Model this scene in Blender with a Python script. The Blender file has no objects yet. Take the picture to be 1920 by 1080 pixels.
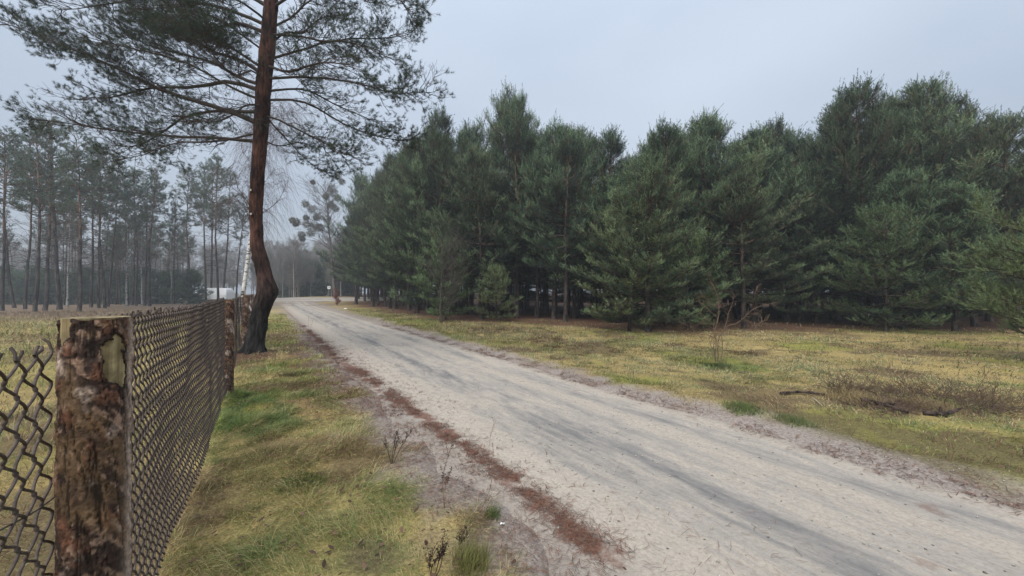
import bpy, math
import numpy as np
R = math.radians
S = bpy.context.scene
COL = S.collection

# ------------------------------------------------------------------ camera, sky, sun, exposure
HC, F, V0 = 1.6, 700.0, 548.0           # eye height, focal length and horizon row of the 1920 px photograph
cam = bpy.data.cameras.new('camera'); co = bpy.data.objects.new('camera', cam); COL.objects.link(co)
cam.sensor_width = 36; cam.lens = F / 1920 * 36; cam.clip_start = .05; cam.clip_end = 3000
co.location = (0, 0, HC); co.rotation_euler = (R(90) + math.atan((V0 - 540) / F), 0, 0)
S.camera = co

SUN_EL, SUN_AZ = R(52), R(205)          # azimuth clockwise from +Y
w = bpy.data.worlds.new('World'); S.world = w; w.use_nodes = True
nt = w.node_tree; bg = nt.nodes['Background']
sky = nt.nodes.new('ShaderNodeTexSky'); sky.sky_type = 'NISHITA'; sky.sun_disc = False
sky.sun_elevation = SUN_EL; sky.sun_rotation = SUN_AZ; sky.air_density = 1.0; sky.dust_density = 4.0
hs = nt.nodes.new('ShaderNodeHueSaturation'); hs.inputs['Saturation'].default_value = .62
mixw = nt.nodes.new('ShaderNodeMixRGB'); mixw.inputs[0].default_value = .72
tcw = nt.nodes.new('ShaderNodeTexCoord'); mpw = nt.nodes.new('ShaderNodeMapping'); mpw.inputs['Scale'].default_value = (1, 1, 2.2)
nzw = nt.nodes.new('ShaderNodeTexNoise'); nzw.inputs['Scale'].default_value = 1.3; nzw.inputs['Detail'].default_value = 3; nzw.inputs['Roughness'].default_value = .45
rw = nt.nodes.new('ShaderNodeValToRGB'); e = rw.color_ramp.elements
e[0].position = .3; e[0].color = (3.05, 3.62, 4.42, 1); e[1].position = .7; e[1].color = (4.2, 4.72, 5.4, 1)
nt.links.new(tcw.outputs['Generated'], mpw.inputs[0]); nt.links.new(mpw.outputs[0], nzw.inputs['Vector']); nt.links.new(nzw.outputs[0], rw.inputs[0])
nt.links.new(sky.outputs[0], hs.inputs['Color']); nt.links.new(hs.outputs[0], mixw.inputs[1]); nt.links.new(rw.outputs[0], mixw.inputs[2])
szw = nt.nodes.new('ShaderNodeSeparateXYZ'); nt.links.new(tcw.outputs['Generated'], szw.inputs[0])
grw = nt.nodes.new('ShaderNodeMapRange'); grw.inputs[1].default_value = .15; grw.inputs[2].default_value = .62; grw.inputs[3].default_value = .74; grw.inputs[4].default_value = 1.08; nt.links.new(szw.outputs[2], grw.inputs[0])   # overcast: brighter overhead
mlw = nt.nodes.new('ShaderNodeMixRGB'); mlw.blend_type = 'MULTIPLY'; mlw.inputs[0].default_value = 1; nt.links.new(mixw.outputs[0], mlw.inputs[1]); nt.links.new(grw.outputs[0], mlw.inputs[2])
nt.links.new(mlw.outputs[0], bg.inputs[0]); bg.inputs[1].default_value = .10

sun = bpy.data.lights.new('sun', 'SUN'); sun.energy = 1.5; sun.angle = R(45); sun.color = (1, .97, .92)
so = bpy.data.objects.new('sun', sun); COL.objects.link(so); so.location = (0, 0, 60)
so.rotation_euler = (R(90) - SUN_EL, 0, math.pi - SUN_AZ)
S.view_settings.view_transform = 'Standard'; S.view_settings.look = 'None'; S.view_settings.gamma = 1
S.view_settings.exposure = 1.0
S.render.engine = 'CYCLES'
cy = S.cycles
cy.max_bounces = 6; cy.diffuse_bounces = 2; cy.glossy_bounces = 2; cy.transmission_bounces = 3; cy.volume_bounces = 0; cy.transparent_max_bounces = 4
cy.use_denoising = True; cy.caustics_reflective = False; cy.caustics_refractive = False
cy.use_adaptive_sampling = False
HAZE = .0021

# ------------------------------------------------------------------ numbers
rng = np.random.default_rng(11)
def hsh(i, j, s):
    n = (i * 374761393 + j * 668265263 + s * 1442695041) & 0xFFFFFFFF
    n = ((n ^ (n >> 13)) * 1274126177) & 0xFFFFFFFF
    return ((n ^ (n >> 16)) & 0xFFFF) / 65535.0
def vnoise(x, y, s=0):
    x = np.asarray(x, float); y = np.asarray(y, float)
    i = np.floor(x).astype(np.int64); j = np.floor(y).astype(np.int64); fx = x - i; fy = y - j
    fx = fx * fx * (3 - 2 * fx); fy = fy * fy * (3 - 2 * fy)
    return (hsh(i, j, s) * (1 - fx) + hsh(i + 1, j, s) * fx) * (1 - fy) + (hsh(i, j + 1, s) * (1 - fx) + hsh(i + 1, j + 1, s) * fx) * fy
def fbm(x, y, s=0, o=4, r=.5):
    t = 0; a = 1; n = 0
    for k in range(o):
        t = t + a * vnoise(x * 2 ** k + 17.3 * k, y * 2 ** k - 9.1 * k, s + k); n += a; a *= r
    return t / n
def ss(a, b, x):
    t = np.clip((x - a) / (b - a), 0, 1); return t * t * (3 - 2 * t)
def lerp(a, b, t): return a + (b - a) * t
def P(u, v, Y): return np.array([(u - 960) / F * Y, Y, HC + (V0 - v) / F * Y])
def norm(v): return v / np.maximum(np.linalg.norm(v, axis=-1, keepdims=True), 1e-9)
NX, NY = .835, .551                      # across the road; along it is (-NY, NX)
def AS(x, y): return NX * x + NY * y, -NY * x + NX * y
def XY(a, s): return NX * a - NY * s, NY * a + NX * s
EDX = np.array([-60, -34, -20, -9, -4, 2.8, 6.5, 10, 17, 26, 60.]); EDY = np.array([120, 75, 49, 30, 22.5, 20.0, 16.6, 17.5, 17.8, 15.5, 12.])
def edge_y(x): return np.interp(x, EDX, EDY)
TREE = P(472, 668, 9.3); TREE[2] = 0

def road_in(a, s):
    jit = .22 * (fbm(s * .9, a * 0, 5, 3) - .5) * 2
    jit = jit + .16 * (fbm(s * 3.1, a * 3.1, 6, 3) - .5); aL = 1.36 + jit; aR = 4.72 + .028 * np.clip(s - 5, 0, 40) + .6 * jit
    return aL, aR
def h_ground(x, y):
    x = np.asarray(x, float); y = np.asarray(y, float)
    a, s = AS(x, y)
    calm = .25 + .75 * ss(.2, 1.3, np.abs(a - 3.1) - 1.65)
    b = .10 * (fbm(x * .22, y * .22, 1, 3) - .5) + .07 * (fbm(x * 1.3, y * 1.3, 2, 3) - .5) + .03 * (fbm(x * 5, y * 5, 3, 2) - .5)
    aL, aR = road_in(a, s)
    b = b * calm + .06 * np.exp(-((a - aR - .5) / .35) ** 2) * (.4 + fbm(s * .8, a, 9, 2)) + .02 * np.exp(-((a - .9) / .3) ** 2)
    fl = np.exp(-((x - TREE[0]) ** 2 + (y - TREE[1]) ** 2) / 1.0) * .12
    rise = .85 * ss(46, 66, y) * ss(-48, -36, x)
    inside = ss(aL - .12, aL + .12, a) * (1 - ss(aR - .15, aR + .15, a)) * (1 - ss(58, 64, s))
    near = 1 - ss(30, 90, np.hypot(x, y)) * .5
    return b * near * (1 - inside) + fl + rise - .05 * inside
def h_road(x, y):
    a, s = AS(x, y)
    aL, aR = road_in(a, s)
    z = .25 * (.10 * (fbm(x * .22, y * .22, 1, 3) - .5) + .07 * (fbm(x * 1.3, y * 1.3, 2, 3) - .5)) - .022 * np.exp(-((a - 2.95) / .26) ** 2) - .018 * np.exp(-((a - 4.2) / .17) ** 2) + .012 * (fbm(s * .7, a * 2.5, 21, 3) - .5) + .014 * (fbm(x * 7, y * 7, 22, 3) - .5)
    z = z + .85 * ss(46, 66, y) * ss(-48, -36, x)
    return z - .10 * ss(aL + .10, aL - .30, a) - .10 * ss(aR - .10, aR + .35, a) - .012

# ------------------------------------------------------------------ mesh builder
class Geo:
    def __init__(s): s.v = []; s.f = []; s.c = []; s.n = 0; s.mi = []
    def add(s, v, f, col=None, mi=0):
        v = np.asarray(v, np.float32).reshape(-1, 3); f = np.asarray(f, np.int64)
        if not len(f): return
        s.v.append(v); s.f.append(f + s.n); s.n += len(v); s.mi.append(np.full(len(f), mi, np.int32))
        c = np.ones((len(v), 4), np.float32)
        if col is not None: c[:, :3] = col
        s.c.append(c)
    def build(s, name, mat, parent=None, smooth=True):
        me = bpy.data.meshes.new(name)
        v = np.concatenate(s.v); me.vertices.add(len(v)); me.vertices.foreach_set('co', v.ravel())
        tot = np.concatenate([np.full(len(f), f.shape[1], np.int32) for f in s.f]); idx = np.concatenate([f.ravel() for f in s.f]).astype(np.int32)
        me.loops.add(len(idx)); me.loops.foreach_set('vertex_index', idx)
        me.polygons.add(len(tot)); st = np.zeros(len(tot), np.int32); st[1:] = np.cumsum(tot)[:-1]
        me.polygons.foreach_set('loop_start', st); me.polygons.foreach_set('loop_total', tot)
        me.polygons.foreach_set('material_index', np.concatenate(s.mi))
        me.polygons.foreach_set('use_smooth', np.full(len(tot), smooth))
        me.update(calc_edges=True)
        at = me.color_attributes.new('col', 'FLOAT_COLOR', 'POINT'); at.data.foreach_set('color', np.concatenate(s.c).ravel())
        for m in (mat if isinstance(mat, (list, tuple)) else [mat]): me.materials.append(m)
        o = bpy.data.objects.new(name, me); COL.objects.link(o)
        if parent is not None: o.parent = parent
        return o
def tubes(g, Pt, Rd, sides=5, col=None, cap=False, mi=0):
    Pt = np.asarray(Pt, float)
    if Pt.ndim == 2: Pt = Pt[None]
    M, N = Pt.shape[:2]; Rd = np.broadcast_to(np.asarray(Rd, float), (M, N))
    T = norm(np.gradient(Pt, axis=1))
    mt = np.abs(norm(Pt[:, -1] - Pt[:, 0])); ref = np.zeros((M, 3)); ref[np.arange(M), np.argmin(mt, 1)] = 1
    U = norm(np.cross(T, ref[:, None])); W = np.cross(T, U)
    an = np.arange(sides) / sides * 2 * np.pi
    V = Pt[:, :, None] + Rd[:, :, None, None] * (U[:, :, None] * np.cos(an)[:, None] + W[:, :, None] * np.sin(an)[:, None])
    i = np.arange(M)[:, None, None] * N * sides + np.arange(N - 1)[None, :, None] * sides; k = np.arange(sides); k2 = (k + 1) % sides
    q = np.stack([i + k, i + sides + k, i + sides + k2, i + k2], -1).reshape(-1, 4)[:, ::-1]
    if col is not None and np.ndim(col) == 2: col = np.repeat(col, N * sides, 0)
    g.add(V, q, col, mi)
    if cap:
        for m in range(M):
            for e_, fl in ((0, 1), (N - 1, -1)):
                g.add(V[m, e_], np.arange(sides)[::fl][None], None if col is None else np.asarray(col)[:3] if np.ndim(col) == 1 else None, mi)
def resample(pts, n):
    pts = np.asarray(pts, float); d = np.r_[0, np.cumsum(np.linalg.norm(np.diff(pts, axis=0), axis=1))]
    if len(pts) < 3:
        t = np.linspace(0, d[-1], n); return np.stack([np.interp(t, d, pts[:, k]) for k in range(3)], 1)
    m = np.gradient(pts, d, axis=0); t = np.linspace(0, d[-1], n); i = np.clip(np.searchsorted(d, t, side='right') - 1, 0, len(d) - 2)
    hh = (d[i + 1] - d[i]); x = ((t - d[i]) / hh)[:, None]; hh = hh[:, None]
    return (2 * x**3 - 3 * x**2 + 1) * pts[i] + (x**3 - 2 * x**2 + x) * hh * m[i] + (-2 * x**3 + 3 * x**2) * pts[i + 1] + (x**3 - x**2) * hh * m[i + 1]
def spawn(r, Pt, K, t0, t1, ang, L, up=0., curl=0., N=5, jit=.06, flat=.5, taper=.0, weight=None):
    """K children spread over the paths Pt, leaving at about `ang` degrees"""
    M, NN = Pt.shape[:2]
    ln = np.linalg.norm(np.diff(Pt, axis=1), axis=2).sum(1)
    p = ln if weight is None else ln * weight
    idx = r.choice(M, K, p=p / p.sum()); t = r.uniform(t0, t1, K)
    x = t * (NN - 1); i = np.clip(x.astype(int), 0, NN - 2); f = (x - i)[:, None]
    b = Pt[idx, i] * (1 - f) + Pt[idx, i + 1] * f; T = norm(Pt[idx, i + 1] - Pt[idx, i])
    side = norm(np.cross(T, np.array([0, 0, 1.]) + r.normal(0, .02, (K, 3)))) * np.where(r.random(K) < .5, 1, -1)[:, None]
    upv = np.cross(side, T) * np.where(r.random(K) < .5, 1, -1)[:, None]
    perp = norm(side * 1 + upv * r.normal(0, flat, K)[:, None])
    an = np.radians(ang * r.uniform(.7, 1.25, K))[:, None]
    d = T * np.cos(an) + perp * np.sin(an); d[:, 2] += up; d = norm(d)
    Lk = (np.asarray(L) if np.ndim(L) else np.full(K, L)) * r.uniform(.6, 1.25, K) * (1 - taper * t)
    tt = np.linspace(0, 1, N)[None, :, None]
    C = b[:, None] + d[:, None] * Lk[:, None, None] * tt
    C[:, :, 2] += curl * Lk[:, None] * tt[..., 0] ** 2
    j = np.cumsum(r.normal(0, jit, (K, N, 3)), axis=1) * Lk[:, None, None] / N ** .5; j -= j[:, :1]
    return C + j, t, idx, Lk
def needle_tufts(g, r, base, axis, length, k, nl, nw, spread=48, col=None, tip=.25):
    K = len(base); ax = norm(axis); ref = np.where(np.abs(ax[:, 2:]) < .8, np.array([[0, 0, 1.]]), np.array([[1., 0, 0]]))
    U = norm(np.cross(ax, ref)); W = np.cross(ax, U)
    n = K * k; rep = lambda q: np.repeat(q, k, 0)
    t = r.uniform(0, 1, n); th = r.uniform(0, 2 * np.pi, n)[:, None]; al = np.radians(spread * r.uniform(.55, 1.3, n) * (1 - tip * t))[:, None]
    rad = rep(U) * np.cos(th) + rep(W) * np.sin(th)
    d = rep(ax) * np.cos(al) + rad * np.sin(al); b = rep(base) + rep(ax) * (t * rep(length))[:, None]
    wv = norm(np.cross(d, r.normal(0, 1, (n, 3)))) * nw * .5
    tipp = b + d * (nl * r.uniform(.7, 1.2, n))[:, None]
    V = np.stack([b - wv, b + wv, tipp], 1).reshape(-1, 3)
    c = None if col is None else np.repeat(rep(col) * r.uniform(.85, 1.15, (n, 1)), 3, 0)
    g.add(V, np.arange(n * 3).reshape(-1, 3), c)

# ------------------------------------------------------------------ materials
def nodes(name):
    m = bpy.data.materials.new(name); m.use_nodes = True; t = m.node_tree
    return m, t, t.nodes['Principled BSDF'], (lambda k: t.nodes.new(k)), t.links.new
def ramp(new, stops):
    r_ = new('ShaderNodeValToRGB'); el = r_.color_ramp.elements
    while len(el) < len(stops): el.new(.5)
    for q, (p, c) in zip(el, stops): q.position = p; q.color = (*c, 1)
    return r_
def noise(new, link, vec, scale, detail=4, rough=.6):
    n = new('ShaderNodeTexNoise'); n.inputs['Scale'].default_value = scale; n.inputs['Detail'].default_value = detail; n.inputs['Roughness'].default_value = rough
    if vec is not None: link(vec, n.inputs['Vector'])
    return n
def mapping(new, link, src, scale):
    mp = new('ShaderNodeMapping'); mp.inputs['Scale'].default_value = scale; link(src, mp.inputs[0]); return mp.outputs[0]
def mix(new, link, mode, fac, a, b):
    m = new('ShaderNodeMixRGB'); m.blend_type = mode
    for k, q in enumerate((fac, a, b)):
        if hasattr(q, 'is_linked'): link(q, m.inputs[k])
        else: m.inputs[k].default_value = q if k == 0 else (*q, 1)
    return m.outputs[0]
def bump(new, link, h, bsdf, strength, dist):
    b = new('ShaderNodeBump'); b.inputs['Strength'].default_value = strength; b.inputs['Distance'].default_value = dist
    link(h, b.inputs['Height']); link(b.outputs[0], bsdf.inputs['Normal']); return b
def leafy(name, transl=.14, rough=.6, spec=.3, hue=.03, val=.35):
    """vertex colour carries each shoot's own tone; every tree is a little different"""
    m, t, b, new, link = nodes(name)
    at = new('ShaderNodeAttribute'); at.attribute_name = 'col'
    oi = new('ShaderNodeObjectInfo'); hsv = new('ShaderNodeHueSaturation')
    mr = new('ShaderNodeMapRange'); mr.inputs[3].default_value = .5 - hue; mr.inputs[4].default_value = .5 + hue * .6
    mv = new('ShaderNodeMapRange'); mv.inputs[3].default_value = 1 - val; mv.inputs[4].default_value = 1 + val
    m7 = new('ShaderNodeMath'); m7.operation = 'MULTIPLY'; m7.inputs[1].default_value = 7.31
    fr = new('ShaderNodeMath'); fr.operation = 'FRACT'
    link(oi.outputs['Random'], mr.inputs[0]); link(oi.outputs['Random'], m7.inputs[0]); link(m7.outputs[0], fr.inputs[0]); link(fr.outputs[0], mv.inputs[0])
    link(mr.outputs[0], hsv.inputs['Hue']); link(mv.outputs[0], hsv.inputs['Value']); link(at.outputs['Color'], hsv.inputs['Color'])
    link(hsv.outputs[0], b.inputs['Base Color']); b.inputs['Roughness'].default_value = rough; b.inputs['Specular IOR Level'].default_value = spec
    if transl:
        tr = new('ShaderNodeBsdfTranslucent'); link(hsv.outputs[0], tr.inputs[0]); ms = new('ShaderNodeMixShader'); ms.inputs[0].default_value = transl
        link(b.outputs[0], ms.inputs[1]); link(tr.outputs[0], ms.inputs[2]); link(ms.outputs[0], t.nodes['Material Output'].inputs[0])
    return m
def barky(name, lo, hi, z0, z1, scale=6, stretch=.25, contrast=.55, rough=.9):
    """bark whose colour changes with height on the tree, cracked along the trunk"""
    m, t, b, new, link = nodes(name)
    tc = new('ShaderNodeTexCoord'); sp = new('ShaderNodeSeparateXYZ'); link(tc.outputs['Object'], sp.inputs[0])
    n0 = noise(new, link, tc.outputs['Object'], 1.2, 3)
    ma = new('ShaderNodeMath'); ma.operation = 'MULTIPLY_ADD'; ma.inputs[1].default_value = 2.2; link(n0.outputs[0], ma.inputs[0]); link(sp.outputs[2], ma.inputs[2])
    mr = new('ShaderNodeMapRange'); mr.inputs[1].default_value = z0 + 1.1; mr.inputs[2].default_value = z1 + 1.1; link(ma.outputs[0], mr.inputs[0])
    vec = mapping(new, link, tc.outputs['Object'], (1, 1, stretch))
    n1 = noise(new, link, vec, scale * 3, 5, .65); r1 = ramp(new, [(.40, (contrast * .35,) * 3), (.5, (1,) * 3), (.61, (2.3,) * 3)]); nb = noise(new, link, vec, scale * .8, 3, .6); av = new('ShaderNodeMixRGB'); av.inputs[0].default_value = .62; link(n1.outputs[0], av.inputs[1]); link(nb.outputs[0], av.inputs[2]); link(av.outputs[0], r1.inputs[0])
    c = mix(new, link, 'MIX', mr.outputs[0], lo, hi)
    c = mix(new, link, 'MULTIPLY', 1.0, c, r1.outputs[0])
    link(c, b.inputs['Base Color']); b.inputs['Roughness'].default_value = rough; b.inputs['Specular IOR Level'].default_value = .2
    bump(new, link, n1.outputs[0], b, .8, .03)
    return m
def plain(name, colr, rough=.8, var=.25, scale=20, spec=.3, metal=0):
    m, t, b, new, link = nodes(name); tc = new('ShaderNodeTexCoord')
    n = noise(new, link, tc.outputs['Object'], scale, 4)
    r_ = ramp(new, [(.3, tuple(q * (1 - var) for q in colr)), (.7, tuple(min(1, q * (1 + var)) for q in colr))]); link(n.outputs[0], r_.inputs[0]); link(r_.outputs[0], b.inputs['Base Color'])
    b.inputs['Roughness'].default_value = rough; b.inputs['Specular IOR Level'].default_value = spec; b.inputs['Metallic'].default_value = metal
    return m
def vcol(name, rough=.8, transl=0, spec=.2, grain=0, gscale=40, bmp=0):
    m, t, b, new, link = nodes(name); at = new('ShaderNodeAttribute'); at.attribute_name = 'col'; c = at.outputs['Color']
    tc = new('ShaderNodeTexCoord')
    if grain:
        n = noise(new, link, tc.outputs['Object'], gscale, 5, .7); r_ = ramp(new, [(.3, (1 - grain,) * 3), (.7, (1 + grain,) * 3)]); link(n.outputs[0], r_.inputs[0])
        c = mix(new, link, 'MULTIPLY', 1.0, c, r_.outputs[0])
        if bmp: bump(new, link, n.outputs[0], b, .9, bmp)
    link(c, b.inputs['Base Color']); b.inputs['Roughness'].default_value = rough; b.inputs['Specular IOR Level'].default_value = spec
    if transl:
        tr = new('ShaderNodeBsdfTranslucent'); link(c, tr.inputs[0]); ms = new('ShaderNodeMixShader'); ms.inputs[0].default_value = transl
        link(b.outputs[0], ms.inputs[1]); link(tr.outputs[0], ms.inputs[2]); link(ms.outputs[0], t.nodes['Material Output'].inputs[0])
    return m
M_NEEDLE = leafy('pine_needles'); M_NEEDLE1 = leafy('roadside_pine_needles', hue=0, val=0)
M_SPRUCE = leafy('spruce_needles', .15)
M_PBARK = barky('pine_bark', (.050, .042, .038), (.115, .072, .052), 5, 9)
M_DBARK = barky('forest_pine_bark', (.045, .036, .031), (.10, .065, .045), 4, 9)
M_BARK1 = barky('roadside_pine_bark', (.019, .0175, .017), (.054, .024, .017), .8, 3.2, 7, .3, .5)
M_TWIG = plain('twig_bark', (.05, .038, .032), .9); M_GREYTWIG = plain('grey_twig_bark', (.13, .11, .10), .9)
M_RTWIG = plain('birch_twig_bark', (.10, .065, .058), .9)
M_STEM = plain('shrub_bark', (.155, .105, .07), .85, .35)
M_BLADE = vcol('grass_blades', .6, .38, .3); M_GROUND = vcol('meadow_soil', .95, 0, .1, .45, 38, .02)

# ------------------------------------------------------------------ scene graph helpers
def tag(o, label, cat, group=None, kind=None):
    o['label'] = label
    if cat: o['category'] = cat
    if group: o['group'] = group
    if kind: o['kind'] = kind
    return o
def thing(name, label, cat, loc=(0, 0, 0), group=None):
    o = bpy.data.objects.new(name, None); COL.objects.link(o); o.empty_display_size = .3; o.location = loc
    return tag(o, label, cat, group)
def struct(o): o['kind'] = 'structure'; return o
def dup(root, loc, rz=0., sc=1., tilt=(0, 0), label=None, group=None):
    r_ = root.copy(); COL.objects.link(r_); place(r_, loc, rz, sc, tilt)
    if label: r_['label'] = label
    if group: r_['group'] = group
    for ch in list(root.children):
        c = ch.copy(); COL.objects.link(c); c.parent = r_
        for gch in list(ch.children):
            d = gch.copy(); COL.objects.link(d); d.parent = c
    return r_
def place(o, loc, rz=0., sc=1., tilt=(0, 0)):
    from mathutils import Matrix
    o.rotation_euler = (Matrix.Rotation(tilt[1], 3, 'Y') @ Matrix.Rotation(tilt[0], 3, 'X') @ Matrix.Rotation(rz, 3, 'Z')).to_euler()
    o.location = loc; o.scale = (sc, sc, sc) if np.ndim(sc) == 0 else sc
def gz(x, y): return float(h_ground(x, y))

# ------------------------------------------------------------------ ground
def zone(x, y):
    """albedo of the soil and turf at a point, how grassy and how green it is"""
    a, s = AS(x, y); aL, aR = road_in(a, s)
    n1 = fbm(x * .45, y * .45, 31, 4); n2 = fbm(x * 1.3, y * 1.3, 32, 3); n3 = fbm(x * .9 + 40, y * .9, 33, 3); n4 = fbm(x * 3.1, y * 3.1, 34, 3)
    straw = np.array([.33, .25, .105]); moss = np.array([.235, .23, .055]); green = np.array([.13, .15, .05]); brown = np.array([.10, .075, .05]); litter = np.array([.135, .075, .05]); sand = np.array([.31, .265, .235]); heath = np.array([.16, .115, .085])
    one = lambda q: q[..., None]
    left = (a < -.45); verge = (a > -.6) & (a < 1.5)
    c = straw * (.75 + .5 * one(n2))
    wm = ss(.50, .64, n1) * np.where(left, .35, .8); c = lerp(c, moss, one(wm)); c = np.where(one(verge), c * 1.25, c)  # verge soil brightened to make up for the shade it lies in
    gpatch = np.exp(-(((x + 3.5) / 1.0) ** 2 + ((y - 5.2) / 1.7) ** 2)) * verge * .8 * ss(.35, .6, n4) + .55 * np.exp(-((x - 4.67) ** 2 + (y - 8.4) ** 2) / .25) + .9 * np.exp(-((x - 3.0) ** 2 / .12 + (y - 4.85) ** 2 / .08)) + .8 * np.exp(-((x - 3.25) ** 2 / .08 + (y - 4.3) ** 2 / .06)) + .7 * np.exp(-((x + .9) ** 2 / .12 + (y - 3.0) ** 2 / .1))
    wg = np.clip(ss(.52, .70, n3) * np.where(verge, .7, .4) * (.4 + .6 * ss(.4, .6, n4)) + gpatch, 0, 1); c = lerp(c, green, one(wg))
    wb = np.maximum(ss(.54, .68, n4) * .7 * ss(.35, .6, n2), .65 * ss(.54, .66, fbm(x * .8 - 9, y * .8, 36, 4))); c = lerp(c, brown, one(wb))
    wh = ss(18, 26, y + 6 * (n1 - .5)) * left; c = lerp(c, heath, one(wh * .9))
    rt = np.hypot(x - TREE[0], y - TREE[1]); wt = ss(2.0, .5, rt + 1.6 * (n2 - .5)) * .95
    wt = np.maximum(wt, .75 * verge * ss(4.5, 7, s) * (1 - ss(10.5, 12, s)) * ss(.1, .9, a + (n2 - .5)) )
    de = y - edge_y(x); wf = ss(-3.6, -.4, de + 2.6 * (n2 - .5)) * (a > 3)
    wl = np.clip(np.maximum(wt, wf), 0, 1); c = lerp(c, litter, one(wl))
    we = np.maximum(ss(aL - .75, aL - .05, a + .9 * (n4 - .5)) * (a < 3), ss(aR + .75, aR + .1, a + .55 * (n4 - .5)) * (a > 3)); we = we * (1 - ss(60, 70, s))
    c = lerp(c, lerp(sand * .94, np.array([.245, .20, .172]), one(ss(.42, .66, n4))), one(we))
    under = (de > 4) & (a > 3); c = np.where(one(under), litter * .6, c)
    gr = np.clip(1 - we * 1.02, 0, 1) * (1 - .75 * wl) * (1 - .35 * wb)
    return c, gr, wg, wm, wl
def axis_grid(lo, hi, c0, c1, d, gr=1.12):
    q = list(np.arange(c0, c1 + 1e-6, d)); st = d; p = c1
    while p < hi: st *= gr; p += st; q.append(min(p, hi))
    st = d; p = c0; l = []
    while p > lo: st *= gr; p -= st; l.append(max(p, lo))
    return np.array(l[::-1] + q)
gx = axis_grid(-420, 420, -9, 9, .07); gy = axis_grid(-60, 420, .8, 14, .07)
GX, GY = np.meshgrid(gx, gy); gzv = h_ground(GX, GY)
V = np.stack([GX, GY, gzv], -1).reshape(-1, 3); nxg = len(gx); i = (np.arange(len(gy) - 1)[:, None] * nxg + np.arange(nxg - 1)).ravel()
g = Geo(); g.add(V, np.stack([i, i + 1, i + nxg + 1, i + nxg], 1), zone(V[:, 0], V[:, 1])[0]); struct(g.build('ground', M_GROUND))

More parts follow.
